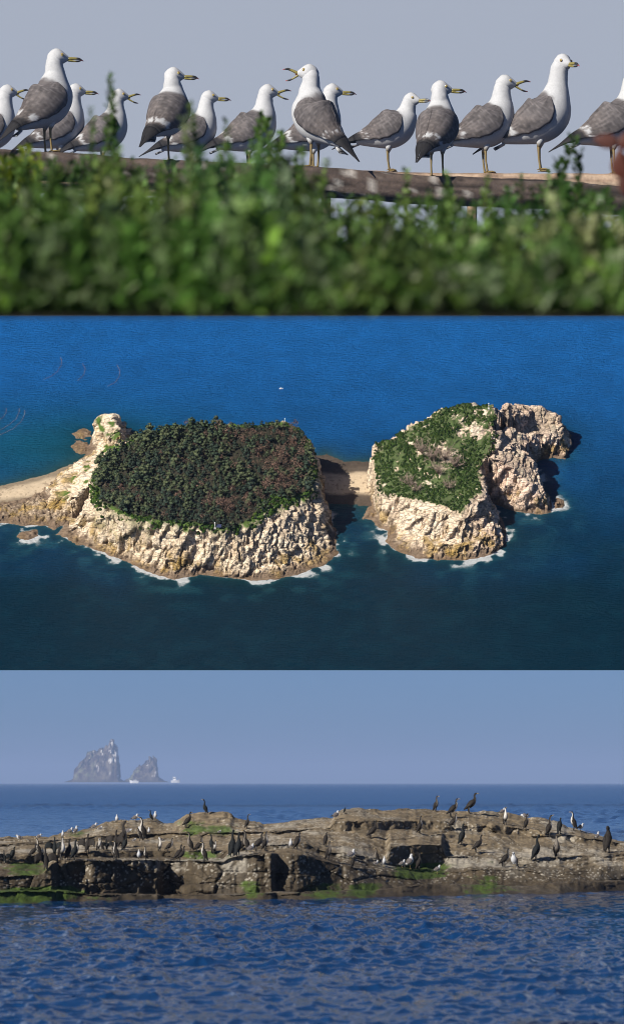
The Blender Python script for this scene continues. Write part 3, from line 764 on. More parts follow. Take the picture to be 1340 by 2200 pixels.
def build_sea2():
    vfar = float(isl(670, 677.5)[1])
    v = np.linspace(0, vfar, 400); u = np.linspace(-900, 900, 680)
    V, U = np.meshgrid(v, u, indexing='ij')
    # distance out from any coast (positive at sea)
    hard = shore(wood_lands[:-1] + bare_lands[:-1], U, V, 150)
    sandy = shore([wood_lands[-1], bare_lands[-1]], U, V, 90)
    out = -hard; outs = -sandy
    n = fbm(U / 30, V / 30, o=4, seed=401); nb = fbm(U / 130, V / 130, o=3, seed=402)
    au, av = isl(450, 1100); expo = sstep(-40, 120, -(V - av) + .55 * (U - au) * 0 + 60 * nb + 60)
    eu, ev = isl(1120, 1080); expo = np.maximum(expo, np.exp(-((U - eu) / 110) ** 2 - ((V - ev) / 260) ** 2))
    au2, av2 = isl(60, 1130); expo = np.maximum(expo, .8 * np.exp(-((U - au2) / 120) ** 2 - ((V - av2) / 40) ** 2))
    foam = expo * (np.exp(-np.clip(out, 0, None) / (7 + 7 * sstep(-.2, .4, n))) * (.44 + .22 * sstep(-.3, .3, n)) + .40 * np.exp(-np.clip(out, 0, None) / 26) * sstep(-.15, .3, n) + .27 * np.exp(-np.clip(out, 0, None) / 75) * sstep(.05, .4, n))
    foam = np.where(out < -12, 0, foam)
    # the water's own colours: greener in the lee, pale over the sand
    dim_teal = np.array((.0005, .029, .058)); blue = np.array((.012, .155, .50)); teal = np.array((.006, .125, .20)); shoal = np.array((.05, .13, .12))
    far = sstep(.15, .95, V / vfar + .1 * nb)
    c = mix(dim_teal, blue, far)  # dark front to bright back: reflection and haze painted into the colour
    tu, tv = isl(140, 960); c = mix(c, teal + 0 * c, .8 * np.exp(-((U - tu) / 300) ** 2 - ((V - tv) / 160) ** 2))
    c = mix(c, shoal + 0 * c, np.exp(-np.clip(outs, 0, None) / 22) * .8 * (outs > -30))
    gr = np.array((.004, .05, .055)); c = mix(c, gr + 0 * c, .6 * np.exp(-np.clip(out, 0, None) / 40))
    wash = np.array((.05, .22, .25)); c = mix(c, wash + 0 * c, np.clip(foam, 0, .55) * .7)
    c = c * (1 + .16 * n[..., None])
    ww = .5 * fbm(U / 14, V / 7, o=3, seed=403)
    ww[0] = 0; ww[-1] = 0
    co = wpt(U, V, ww).reshape(-1, 3)
    nr, nc = U.shape
    # underside of the wedge
    fl = co[:nc]; bk = co[-nc:].copy()
    dd = bk[:, 1] / fl[:, 1]
    bk[:, 0] = fl[:, 0]; bk[:, 2] = ZC + (fl[:, 2] - ZC) * dd + .03
    b0 = len(co)
    allv = np.concatenate([co, bk])
    F = grid_faces(nr, nc)
    j = np.arange(nc - 1)
    F = np.concatenate([F, np.stack([j + 1, j, b0 + j, b0 + j + 1], -1), np.stack([(nr - 1) * nc + j, (nr - 1) * nc + j + 1, b0 + j + 1, b0 + j], -1)])
    cc = np.concatenate([c.reshape(-1, 3), np.tile(dim_teal, (nc, 1))]); ff = np.concatenate([foam.ravel(), np.zeros(nc)])
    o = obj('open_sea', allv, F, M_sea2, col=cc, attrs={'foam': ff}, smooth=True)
    tag(o, kind='structure')
build_sea2()

# ------------------------------------------------------------------ trees of the wood
def crown_mesh(name, seed, rx, rz, base, var, n=70, dead=False):
    """uneven clumps: small jagged lumps with leaf sprays sticking out"""
    rg = np.random.default_rng(seed)
    V = []; F = []; C = []
    g = (1 + 5 ** .5) / 2
    ico = np.array([(-1, g, 0), (1, g, 0), (-1, -g, 0), (1, -g, 0), (0, -1, g), (0, 1, g), (0, -1, -g), (0, 1, -g), (g, 0, -1), (g, 0, 1), (-g, 0, -1), (-g, 0, 1)]) / 1.9
    icf = [(0, 11, 5), (0, 5, 1), (0, 1, 7), (0, 7, 10), (0, 10, 11), (1, 5, 9), (5, 11, 4), (11, 10, 2), (10, 7, 6), (7, 1, 8), (3, 9, 4), (3, 4, 2), (3, 2, 6), (3, 6, 8), (3, 8, 9), (4, 9, 5), (2, 4, 11), (6, 2, 10), (8, 6, 7), (9, 8, 1)]
    for c in range(6):
        a = c * 2.4 + rg.random(); rr = rx * (.62 - .1 * c) * (.8 + .4 * rg.random()); zz = rz * (.38 + .58 * (c / 5)) 
        cen = np.array((math.cos(a) * rr, math.sin(a) * rr, zz))
        cr = rx * (.5 - .04 * c) * (.85 + .3 * rg.random()); tone = 1 + var * (rg.random() - .5)
        if not dead:
            i = len(V); j = ico * cr * (.62 + .5 * rg.random((12, 1))) * np.array((1, 1, .72)) + cen
            V += list(j); F += [tuple(np.array(f) + i) for f in icf]; C += [np.array(base) * tone * (.8 + .4 * rg.random()) for _ in range(12)]
        for k in range(7 if not dead else 14):
            q = rg.normal(size=3); q /= np.linalg.norm(q); q[2] = abs(q[2]) * .9 - .1
            p = cen + q * cr * (.75 + .3 * rg.random()); t = np.cross(q, rg.normal(size=3)); t /= np.linalg.norm(t) + 1e-9
            s_ = cr * .34 * (.7 + .6 * rg.random()); i = len(V)
            V += [p - t * s_, p + t * s_, p + q * s_ * 1.5]; F.append((i, i + 1, i + 2)); C += [np.array(base) * tone * (.8 + .6 * rg.random())] * 3
    return V, F, C

def trunk_mb(h, r, seed):
    rg = np.random.default_rng(seed)
    b = MB()
    lean = rg.normal(size=2) * .08 * h
    b.tube([(0, 0, -.12 * h), (lean[0] * .4, lean[1] * .4, h * .5), (lean[0], lean[1], h)], [r, r * .75, r * .3], 6, (.09, .065, .05))
    for k in range(3):
        a = rg.random() * 6.28; z = h * (.45 + .15 * k)
        b.tube([(lean[0] * .5, lean[1] * .5, z), (math.cos(a) * h * .3, math.sin(a) * h * .3, z + h * .18)], [r * .45, r * .15], 5, (.09, .065, .05))
    return b

TREE_H = 17.5
GREEN_T = [(.044, .064, .032), (.036, .058, .036), (.060, .074, .036), (.028, .044, .030)]
BROWN_T = [(.17, .105, .078), (.145, .095, .07)]
tree_kinds = []
for i, c in enumerate(GREEN_T + BROWN_T):
    dead = i >= 4
    V, F, C = crown_mesh('crown', 500 + i, .47 * TREE_H * Q, TREE_H * Q, c, .7, 84, dead)
    tm = trunk_mb(TREE_H * Q * .9, TREE_H * Q * .05, 600 + i)
    tree_kinds.append((np.array(V), F, np.array(C), mesh_data('crown', V, F, M_tree, C, False), mesh_data('trunk', tm.v, tm.f, M_tree, tm.c, True)))

def plant_wood():
    rg = np.random.default_rng(42)
    top = wood_lands[0].t
    a = top.min(0); b = top.max(0)
    pts = []
    cell = {}
    tries = 0
    while tries < 30000:
        tries += 1
        p = a + (b - a) * rg.random(2)
        key = (int(p[0] // 11.0), int(p[1] // 11.0)); ok = True
        for i in (-1, 0, 1):
            for j in (-1, 0, 1):
                for q in cell.get((key[0] + i, key[1] + j), ()):
                    if (p[0] - q[0]) ** 2 + (p[1] - q[1]) ** 2 < 84: ok = False
        if ok:
            cell.setdefault(key, []).append(p); pts.append(p)
    pts = np.array(pts)
    ins = pip(pts[:, 0], pts[:, 1], top); dt = pdist(pts[:, 0], pts[:, 1], top)
    nz = fbm(pts[:, 0] / 30, pts[:, 1] / 30, o=2, seed=44)
    # leave the south-east corner to grass, and bare knolls at the north edge
    gu, gv = isl(600, 1085, 95); ku, kv = isl(600, 905, 120); lu, lv = isl(515, 908, 122)
    near = lambda u, v, s: np.exp(-((pts[:, 0] - u) / s) ** 2 - ((pts[:, 1] - v) / s) ** 2)
    keep = ins & (dt > 1 + 9 * (nz + .2)) & (near(gu, gv, 38) + .2 * nz < .62) & (near(ku, kv, 34) < .5) & (near(lu, lv, 22) < .5)
    pts = pts[keep]
    pts = pts[np.argsort(pts[:, 1])]                      # nearest first
    w = ground_w(WG, pts[:, 0], pts[:, 1])
    bu, bv = isl(610, 1000, 110); cu, cv = isl(505, 1090, 95); eu, ev = isl(560, 950, 110)
    pb = .75 * np.exp(-((pts[:, 0] - bu) / 70) ** 2 - ((pts[:, 1] - bv) / 110) ** 2) + .6 * np.exp(-((pts[:, 0] - cu) / 55) ** 2 - ((pts[:, 1] - cv) / 45) ** 2) + .4 * np.exp(-((pts[:, 0] - eu) / 90) ** 2 - ((pts[:, 1] - ev) / 60) ** 2) + .05
    cl = fbm(pts[:, 0] / 22, pts[:, 1] / 22, o=2, seed=45) * .5
    lowf = fbm(pts[:, 0] / 40, pts[:, 1] / 40, o=2, seed=77)
    restV = []; restF = []; restC = []; nb = 0
    for i, (p, ww) in enumerate(zip(pts, w)):
        brown = rg.random() < pb[i] + cl[i] * pb[i] * 2
        k = 4 + int(rg.integers(2)) if brown else (int(rg.integers(4)) if rg.random() < .5 else (2 if lowf[i] > .15 else 0 if lowf[i] > -.1 else 3))
        sc_ = (.5 + .9 * rg.random() ** 1.4) * (1 + .55 * lowf[i]); rz = rg.random() * 6.28
        loc = wpt(p[0], p[1], ww - .8)
        Mx = Matrix.Translation(loc) @ TIER @ Matrix.Rotation(rz, 4, 'Z') @ Matrix.Diagonal((sc_, sc_, sc_ * (.85 + .3 * rg.random()), 1))
        if i < 290:
            r = bpy.data.objects.new('pine_tree', None); r.empty_display_size = .02; link(r); r.matrix_world = Mx
            link(bpy.data.objects.new('crown', tree_kinds[k][3]), r); link(bpy.data.objects.new('trunk', tree_kinds[k][4]), r)
            if brown: tag(r, 'brown withered tree standing in the near half of the island wood', 'tree', 'brown trees of the island wood')
            else: tag(r, 'dark green pine standing in the near half of the island wood', 'tree', 'green trees of the island wood')
        else:
            A = np.array(Mx); V = tree_kinds[k][0] @ A[:3, :3].T + A[:3, 3]
            restV.append(V); restF.append(np.array(tree_kinds[k][1]) + nb); restC.append(tree_kinds[k][2] * (.8 + .4 * rg.random())); nb += len(V)
    o = obj('wood', np.concatenate(restV), np.concatenate(restF), M_tree, col=np.concatenate(restC), smooth=False)
    tag(o, 'dark green and brown treetops filling the far half of the island wood', 'trees', kind='stuff')
plant_wood()

# green scrub along the wood's edge and tufts on the bare island
def scrub(name, label, G, spots, size, cols, seed, flat=.6):
    rg = np.random.default_rng(seed); V = []; F = []; C = []
    for (u, v) in spots:
        w = ground_w(G, np.array([u]), np.array([v]))[0]
        if w < 12: continue
        s_ = size * (.6 + .8 * rg.random()); c = np.array(cols[int(rg.integers(len(cols)))])
        for k in range(9):
            q = rg.normal(size=3); q /= np.linalg.norm(q); q[2] = abs(q[2]) * flat
            p = np.array((u, v, w)) + q * s_ * .6
            t = np.cross(q, rg.normal(size=3)); t /= np.linalg.norm(t) + 1e-9; b = np.cross(q, t); z = s_ * .5
            i = len(V)
            V += [p - t * z, p + b * z, p + t * z, p - b * z]; F.append((i, i + 1, i + 2, i + 3)); C += [c * (.7 + .6 * rg.random())] * 4
    V = np.array(V); o = obj(name, wpt(V[:, 0], V[:, 1], V[:, 2]), np.array(F), M_tree, col=np.array(C), smooth=False)
    tag(o, label, 'scrub', kind='stuff')
def spots_in(landt, n, seed, fn):
    rg = np.random.default_rng(seed); a = landt.min(0) - 14; b = landt.max(0) + 14
    p = a + (b - a) * rg.random((n, 2)); return p[fn(p[:, 0], p[:, 1])]
def edge_fn(u, v):
    t = wood_lands[0].t; d = np.where(pip(u, v, t), 1, -1) * pdist(u, v, t); n = fbm(u / 24, v / 24, o=3, seed=46)
    gu, gv = isl(600, 1085, 95)
    return ((d > -9 + 10 * n) & (d < 10 + 10 * n) & (n > -.25)) | ((np.hypot(u - gu, v - gv) < 46) & (d > -4) & (n > -.3))
scrub('scrub', 'bright green scrub fringing the wood along the cliff top', WG, spots_in(wood_lands[0].t, 6000, 47, edge_fn), 5.5, [(.05, .105, .012), (.035, .08, .012), (.07, .12, .015), (.03, .06, .012)], 48)
def tuft_fn(u, v):
    t = bare_lands[0].t; d = np.where(pip(u, v, t), 1, -1) * pdist(u, v, t); n = fbm(u / 26, v / 26, o=4, seed=49)
    bx, by = isl(1005, 912, 145); cx, cy = isl(940, 985, 105)
    bare = .8 * np.exp(-((u - bx) / 55) ** 2 - ((v - by) / 48) ** 2) + .8 * np.exp(-((u - cx) / 50) ** 2 - ((v - cy) / 40) ** 2)
    return (d > 1 + 5 * n) & (n + .45 - .72 * bare > 0)
scrub('grass_tufts', 'green grass and low scrub over the top of the bare island', BG, spots_in(bare_lands[0].t, 7500, 50, tuft_fn), 3.6, [(.05, .095, .018), (.04, .08, .018), (.065, .105, .02)], 51, .4)

def bare_shrub(px, py, w, r, seed, label):
    rg = np.random.default_rng(seed)
    u, v = isl(px, py, w); u = float(u); v = float(v); gw = float(ground_w(BG, np.array([u]), np.array([v]))[0])
    o = empty('bare_shrub'); o.matrix_world = Matrix.Translation(wpt(u, v, gw)) @ TIER
    b = MB(); t = MB()
    for k in range(16):
        a = rg.random() * 6.28; e = .5 + .8 * rg.random(); L = r * Q * (.7 + .6 * rg.random())
        p1 = np.array((math.cos(a) * math.cos(e), math.sin(a) * math.cos(e), math.sin(e))) * L
        b.tube([(0, 0, -.02), p1 * .5 + rg.normal(size=3) * L * .06, p1], [r * Q * .03, r * Q * .02, r * Q * .01], 4, (.30, .23, .18))
        for j in range(6):
            q = p1 * (.45 + .55 * rg.random()) + rg.normal(size=3) * L * .05; e2 = q + (rg.normal(size=3) + np.array((0, 0, .6))) * L * .2
            t.tube([q, e2], [r * Q * .016, r * Q * .008], 3, np.array((.34, .26, .21)) * (.8 + .4 * rg.random()), cap=False)
    b.build('branches', M_tree, o); t.build('twigs', M_tree, o)
    tag(o, label, 'shrub', 'leafless shrubs on the bare island')
for i, (x, y, w, r, l) in enumerate([
        (905, 972, 108, 26, 'grey leafless shrub at the upper left of the thicket on the bare island'),
        (930, 988, 104, 30, 'large leafless shrub in the left of the thicket on the bare island'),
        (955, 985, 106, 28, 'large leafless shrub in the middle of the thicket on the bare island'),
        (975, 1000, 100, 26, 'leafless shrub at the right end of the thicket on the bare island'),
        (940, 1012, 97, 24, 'leafless shrub at the lower edge of the thicket on the bare island'),
        (878, 1030, 90, 20, 'small leafless shrub nearest the left cliff of the bare island'),
        (893, 1045, 86, 20, 'small leafless shrub low on the bare island, above the front cliff'),
        (962, 1045, 86, 20, 'dark low shrub right of centre above the front cliff of the bare island')]):
    bare_shrub(x, y, w, r, 700 + i, l)

# ------------------------------------------------------------------ small things of the middle tier
def beacon(px, py, w, h, G, label, panel=False, seed=0):
    u, v = isl(px, py, w); u = float(u); v = float(v); gw = float(ground_w(G, np.array([u]), np.array([v]))[0])
    o = empty('beacon_post'); o.matrix_world = Matrix.Translation(wpt(u, v, gw)) @ TIER
    k = h * Q
    b = MB(); b.box((0, 0, .04 * k), (.3 * k, .3 * k, .16 * k), (.7, .68, .64), taper=.85); b.build('base', M_paint, o, False)
    b = MB(); b.tube([(0, 0, 0), (0, 0, k * .85)], [.05 * k, .035 * k], 8, (.8, .8, .78)); b.build('post', M_paint, o)
    b = MB(); b.tube([(0, 0, k * .82), (0, 0, k * .86), (0, 0, k * .97), (0, 0, k * 1.02)], [.09 * k, .09 * k, .08 * k, .02 * k], 10, (.85, .85, .82)); b.build('lamp', M_paint, o)
    if panel:
        p = MB(); p.box((.55 * k, 0, .42 * k), (.7 * k, .5 * k, .04 * k), (.02, .03, .09), Euler((rad(35), 0, 0)).to_matrix()); pn = p.build('solar_panel', M_paint, o, False)
        p = MB(); p.tube([(.55 * k, 0, 0), (.55 * k, 0, .42 * k)], .04 * k, 6, (.6, .6, .6)); p.build('stand', M_paint, pn)
    tag(o, label, 'beacon')
beacon(612, 905, 122, 13, WG, 'thin white beacon post on the knoll behind the wood')
beacon(462, 1134, 92, 15, WG, 'white post with a dark solar panel at the cliff edge below the wood', True)
beacon(1049, 878, 158, 14, BG, 'white marker post on the crest of the bare island')
u_, v_ = isl(604, 836)
bt = boat('boat', 0, 0, 0, 9, 'tiny white boat on the open blue water behind the wooded island', .6, k=Q)
bt.matrix_world = Matrix.Translation(wpt(float(u_), float(v_), 0)) @ TIER
def buoy_line(pts, label):
    a = np.array(pts, float); n = int(np.hypot(*np.diff(a, axis=0).T).sum() / 2.6)
    t = np.linspace(0, len(a) - 1, n); x = np.interp(t, range(len(a)), a[:, 0]); y = np.interp(t, range(len(a)), a[:, 1])
    x = x + R.normal(size=n) * .3
    u, v = isl(x, y); co = wpt(u, v, .3 + 0 * u)
    r = empty('buoy_line', co[0])
    b = MB(); b.tube(co - co[0], .25 * Q, 4, (.2, .09, .08)); b.build('rope', M_paint, r)
    f = MB()
    for c in co: f.tube([c - co[0] + TW * -.5 * Q, c - co[0] + TW * .5 * Q], .42 * Q, 6, (.55, .34, .32) if R.random() < .6 else (.6, .6, .6))
    f.build('floats', M_paint, r)
    tag(r, label, 'buoy line', 'lines of floats on the water')
buoy_line([(95, 815), (112, 808), (124, 798), (132, 785), (134, 774), (130, 768)], 'reddish curved line of floats, longest one at the upper left')
buoy_line([(232, 830), (248, 822), (257, 808), (258, 795), (252, 784)], 'faint curved line of floats furthest right on the upper left water')
buoy_line([(168, 818), (180, 806), (184, 793), (178, 782)], 'faint curved line of floats between the long red one and the right one')
buoy_line([(0, 925), (20, 913), (36, 900), (42, 885), (42, 878)], 'pale line of floats at the left edge, second from the left')
buoy_line([(2, 934), (28, 922), (46, 906), (54, 890), (54, 882)], 'pale line of floats at the left edge, nearest the wooded island')
buoy_line([(-4, 905), (8, 896), (14, 886), (15, 878)], 'short pale line of floats cut by the left edge')

# ------------------------------------------------------------------ upper tier: gulls on a beam behind a hedge
def catmull(K, n):
    K = np.asarray(K, float); k = len(K)
    t = np.linspace(0, k - 1, n); i = np.clip(t.astype(int), 0, k - 2); f = (t - i)[:, None]
    p0 = K[np.clip(i - 1, 0, k - 1)]; p1 = K[i]; p2 = K[i + 1]; p3 = K[np.clip(i + 2, 0, k - 1)]
    return .5 * (2 * p1 + (p2 - p0) * f + (2 * p0 - 5 * p1 + 4 * p2 - p3) * f ** 2 + (3 * p1 - p0 - 3 * p2 + p3) * f ** 3)

WHITE = np.array((.46, .47, .49)); MANTLE = np.array((.108, .098, .100)); BLACKF = np.array((.016, .015, .016)); BROWNF = np.array((.10, .075, .06))

def loft(K, n, seg):
    """rings along a spine in the xz plane; K rows: x, z, half height, half width. Returns ring function data."""
    C = catmull(K, n)
    T = np.gradient(C[:, :2], axis=0); T /= np.linalg.norm(T, axis=1)[:, None] + 1e-9
    Nn = np.stack([-T[:, 1], T[:, 0]], -1)                # dorsal side
    return C, T, Nn
def ring_pts(C, Nn, th, off=0.0):
    """C (k,4), th (k,m) angle from the dorsal line"""
    rv = C[:, 2:3] + off; rh = C[:, 3:4] + off
    x = C[:, 0:1] + Nn[:, 0:1] * np.cos(th) * rv
    z = C[:, 1:2] + Nn[:, 1:2] * np.cos(th) * rv
    y = np.sin(th) * rh
    return np.stack([x, y, z], -1)
def spine_at(C, s):
    t = np.clip(s, 0, 1) * (len(C) - 1); i = np.clip(t.astype(int), 0, len(C) - 2); f = (t - i)[:, None]
    return C[i] * (1 - f) + C[i + 1] * f

def rot2(K, ang, c):
    K = np.array(K, float); ca, sa = math.cos(ang), math.sin(ang)
    x = K[:, 0] - c[0]; z = K[:, 1] - c[1]
    K[:, 0] = c[0] + ca * x - sa * z; K[:, 1] = c[1] + sa * x + ca * z
    return K

def ellipsoid(c, r, nu=16, nv=12, fn=None):
    V = []
    for i in range(nv + 1):
        a = PI * i / nv
        for j in range(nu):
            b = 2 * PI * j / nu
            V.append((math.cos(a), math.sin(a) * math.cos(b), math.sin(a) * math.sin(b)))
    V = np.array(V)
    if fn is not None: V = fn(V)
    return V * np.array(r) + np.array(c), grid_faces(nv + 1, nu, True)

def gull(name, label, loc, H, yaw, pitch=0.0, neck=0.0, lean=0.0, head_yaw=0.0, head_pitch=0.0, gape=0.0, legs=2, stance=0.0, seed=0, detail=1.0, group=None, hunch=0.0, sink=0.0):
    """H: standing height in metres. Local frame: x forward, z up, feet at the origin, height about 1."""
    rg = np.random.default_rng(seed)
    root = empty(name, loc, yaw, H)
    K = [(-.345, .285, .026, .048), (-.24, .33, .085, .095), (-.115, .39, .160, .156), (.01, .452, .204, .188), (.10, .53, .198, .180),
         (.148, .635, .146, .134), (.162, .72, .104, .098), (.166, .785, .088, .083), (.176, .842, .080, .076), (.192, .87, .064, .062)]
    K = np.array(K)
    for i, f in zip(range(5, 10), (.25, .5, .8, 1, 1)):
        K[i, 1] += neck * f; K[i, 0] += lean * f
        K[i, 2:] *= 1 - .8 * neck * (1 if i < 8 else 0)
    if hunch:
        for i, f in zip(range(5, 10), (.3, .6, .9, 1, 1)): K[i, 1] -= hunch * f; K[i, 0] += hunch * .3 * f
    hip = (0, .36)
    K[:6] = rot2(K[:6], pitch, hip)
    dz = K[5, 1] - (rot2(K[5:6], -pitch, hip))[0, 1]; dx = K[5, 0] - (rot2(K[5:6], -pitch, hip))[0, 0]
    K[6:, 0] += dx; K[6:, 1] += dz
    n = int(46 * detail); seg = int(26 * detail)
    C, T, Nn = loft(K, n, seg)
    C[:, 2:] = np.maximum(C[:, 2:], .012)
    th = np.tile(np.linspace(-PI, PI, seg, endpoint=False), (n, 1))
    B = ring_pts(C, Nn, th)
    B = B + (.0035 * vnoise(B[..., 0] * 28, B[..., 1] * 28, B[..., 2] * 28, seed))[..., None] * np.array((1, 1, .6))
    s_ = np.linspace(0, 1, n)[:, None] + 0 * th
    dors = np.cos(th)
    nz = fbm(B[..., 0] * 20, B[..., 1] * 20, B[..., 2] * 20, o=3, seed=seed)
    mant = sstep(-.2, .15, dors + .15 * nz) * sstep(.10, .16, s_) * (1 - sstep(.555, .605, s_ + .025 * nz + .05 * (1 - dors)))
    bc = mix(WHITE, MANTLE, mant) * (1 + .08 * nz[..., None])
    V = B.reshape(-1, 3); F = grid_faces(n, seg, True); Cc = bc.reshape(-1, 3)
    V = np.concatenate([V, [[C[0, 0], 0, C[0, 1]], [C[-1, 0], 0, C[-1, 1]]]]); Cc = np.concatenate([Cc, [WHITE, WHITE]])
    nv = n * seg
    tri = [(nv, (j + 1) % seg, j) for j in range(seg)] + [(nv + 1, (n - 1) * seg + j, (n - 1) * seg + (j + 1) % seg) for j in range(seg)]
    F = [tuple(f) for f in F] + tri
    # head, part of the same skin
    hc = np.array((C[-1, 0] + .008, 0, C[-1, 1] + .012))
    def shape(A):
        A = A.copy()
        f = sstep(.1, 1, A[:, 0]); A[:, 2] *= 1 - .42 * f; A[:, 1] *= 1 - .45 * f; A[:, 0] += .18 * f
        A[:, 2] -= .12 * f; b = sstep(.1, 1, -A[:, 0]); A[:, 2] += -.15 * b
        return A
    HV, HF = ellipsoid((0, 0, 0), (.097, .076, .082), int(20 * detail), int(14 * detail), shape)
    Rm = Euler((0, -head_pitch, head_yaw)).to_matrix()
    Rn = np.array(Rm)
    jit = .004 * vnoise(HV[:, 0] * 45, HV[:, 1] * 45, HV[:, 2] * 45, seed + 3) * (HV[:, 0] < .03)
    HV = HV * (1 + jit[:, None] * 12)
    base = len(V)
    V = np.concatenate([V, HV @ Rn.T + hc]); F += [tuple(np.array(f) + base) for f in HF]
    Cc = np.concatenate([Cc, np.tile(WHITE, (len(HV), 1))])
    body = obj('body', V, F, M_feather, root, Cc)
    # bill
    bb = np.array((.100, 0, -.017))
    def bill(sign, ang):
        k = 9; t = np.linspace(0, 1, k)
        L = .150 if sign > 0 else .136
        x = t * L
        if sign > 0:
            z = .002 - .004 * t + .012 * t * (1 - t) * 2 - .022 * np.clip(t - .72, 0, 1) ** 1.3 * 4
            hh = np.interp(t, [0, .5, .8, 1], [.016, .012, .011, .003])
        else:
            z = -.012 - .004 * t - .006 * np.sin(t * PI) + .012 * np.clip(t - .75, 0, 1) * 2
            hh = np.interp(t, [0, .5, .8, 1], [.011, .008, .009, .003])
        ww = np.interp(t, [0, .5, .85, 1], [.017, .012, .008, .002])
        ca, sa = math.cos(ang), math.sin(ang)
        pts = []; cols = []
        for i in range(k):
            for j in range(10):
                a = 2 * PI * j / 10
                px_, pz = x[i], z[i] + math.cos(a) * hh[i]
                pts.append((ca * px_ - sa * pz, math.sin(a) * ww[i], sa * px_ + ca * pz))
                tt = t[i]
                c = (.22, .185, .05) if tt < .52 else ((.02, .018, .018) if tt < .9 else (.45, .03, .03))
                cols.append(c)
        pts = np.array(pts) + bb
        FF = [tuple(f) for f in grid_faces(k, 10, True)] + [tuple(range(9, -1, -1)), tuple((k - 1) * 10 + j for j in range(10))]
        return pts @ Rn.T + hc, FF, cols
    for sg, nm, an in ((1, 'upper_bill', gape * .42), (-1, 'lower_bill', -gape * .58)):
        v_, f_, c_ = bill(sg, an); obj(nm, v_, f_, M_bill, root, c_)
    if gape > .15:
        v_ = np.array([(.088, -.012, -.012), (.088, .012, -.012), (.128, .006, .004), (.128, -.006, .004), (.128, 0, -.030), (.083, 0, -.03)]) @ Rn.T + hc
        obj('mouth', v_, [(0, 1, 2, 3), (0, 3, 4), (1, 4, 2), (0, 4, 5), (1, 5, 4)], M_bill, root, [(.5, .08, .05)] * 6)
    # eyes
    for sd in (-1, 1):
        c = np.array((.047, sd * .0575, .016))
        e_v, e_f = ellipsoid((0, 0, 0), (.0155,) * 3, 12, 8)
        ring = np.linalg.norm(e_v[:, [0, 2]], axis=1)
        cols = np.where((ring < .0062)[:, None], (.01, .01, .01), np.where((ring < .0125)[:, None], (.50, .40, .12), (.12, .02, .015)))
        e_v2 = e_v * np.array((1, .55, 1))
        obj('eye', (e_v2 + c) @ Rn.T + hc, e_f, M_eye, root, cols)
    # wings: shells lying on the body, running out into the black tips
    na = int(54 * detail); nb = int(20 * detail)
    a = np.linspace(0, 1, na)
    sN = .555
    sa_ = np.interp(a, [0, .72, 1], [sN, .02, .02])
    Cw = spine_at(C, sa_); Nw = spine_at(Nn, sa_)
    Tb = -(C[int(.18 * n), :2] - C[0, :2]); Tb = Tb / np.linalg.norm(Tb)
    e = np.clip((a - .66) / .34, 0, 1)[:, None]
    Cw = Cw.copy()
    Cw[:, :2] = Cw[:, :2] + Tb[None] * e * .29 + np.array((0, -.012))[None] * e ** 2 + Nw * .02 * e
    Cw[:, 2] = np.where(a > .5, np.interp(a, [.5, .72, .86, 1], [Cw[np.searchsorted(a, .5), 2], .070, .032, .008]), Cw[:, 2])
    Cw[:, 3] = np.where(a > .5, np.interp(a, [.5, .72, .86, 1], [Cw[np.searchsorted(a, .5), 3], .078, .042, .012]), Cw[:, 3])
    off = np.interp(a, [0, .06, .2, .6, .8, 1], [-.006, .008, .016, .016, .008, .002])[:, None]
    th0 = np.interp(a, [0, .10, .22, .7, 1], [rad(62), rad(18), rad(-3), rad(-3), rad(8)])
    th1 = np.interp(a, [0, .08, .2, .45, .60, .75, 1], [rad(74), rad(98), rad(116), rad(118), rad(104), rad(78), rad(60)])
    for sd in (-1, 1):
        b = np.linspace(0, 1, nb)[None]
        scal = .05 * np.abs(np.sin(a * 30 + sd))[:, None] * b ** 4
        TH = (th0[:, None] * (1 - b) + th1[:, None] * b) - scal
        A2 = a[:, None] + 0 * b
        W = ring_pts(Cw, Nw, TH * sd, off)
        # feather rows
        bw = b + .03 * np.sin(A2 * 9 + seed); lanes = 6 + 3 * (A2 > .3); rowf = A2 * 11 + .5 * np.floor(bw * lanes); fr = rowf - np.floor(rowf); lane = bw * lanes - np.floor(bw * lanes)
        edge = np.maximum(sstep(.78, .95, fr), .7 * sstep(.36, .5, np.abs(lane - .5))) - .5 * (1 - sstep(0, .22, fr))
        lift = .004 * fr * (A2 < .7)
        W = W + (Nw[:, None, :] * lift[..., None])[..., [0, 0, 1]] * np.array((1, 0, 1))
        nz = fbm(A2 * 14, b * 7 + 0 * A2, o=4, seed=seed + 7 + sd)
        tone = mix(MANTLE, BROWNF, np.clip(.35 * sstep(.25, .65, A2 + .1 * nz), 0, 1))
        cw = tone * np.clip(1 + .35 * nz + .5 * (edge - .2) + .35 * fbm(A2 * 7, b * 45 + 0 * A2, o=2, seed=seed + 9), .4, 2.4)[..., None]
        wt = sstep(.565, .585, A2 + .05 * nz + .05 * (b - .5)) * (1 - sstep(.625, .65, A2 + .02 * nz + .05 * (b - .5))) * sstep(-.05, .2, nz + .4 * (b - .35))
        cw = mix(cw, WHITE * .95 + 0 * cw, wt * .9)
        blk = sstep(.645, .675, A2 + .02 * nz + .04 * (b - .5))
        cw = mix(cw, BLACKF * (1 + .5 * nz[..., None]), blk)
        split = int(na * .70)
        Fw = grid_faces(na, nb)
        if sd < 0: Fw = Fw[:, ::-1]
        wv = W.reshape(-1, 3); wc = np.clip(cw.reshape(-1, 3), .008, .85)
        Fa = Fw[: (split) * (nb - 1)]
        me = obj('wing', wv[: (split + 1) * nb], Fa, M_feather, root, wc[: (split + 1) * nb])
        md = me.modifiers.new('thick', 'SOLIDIFY'); md.thickness = .008; md.offset = -1
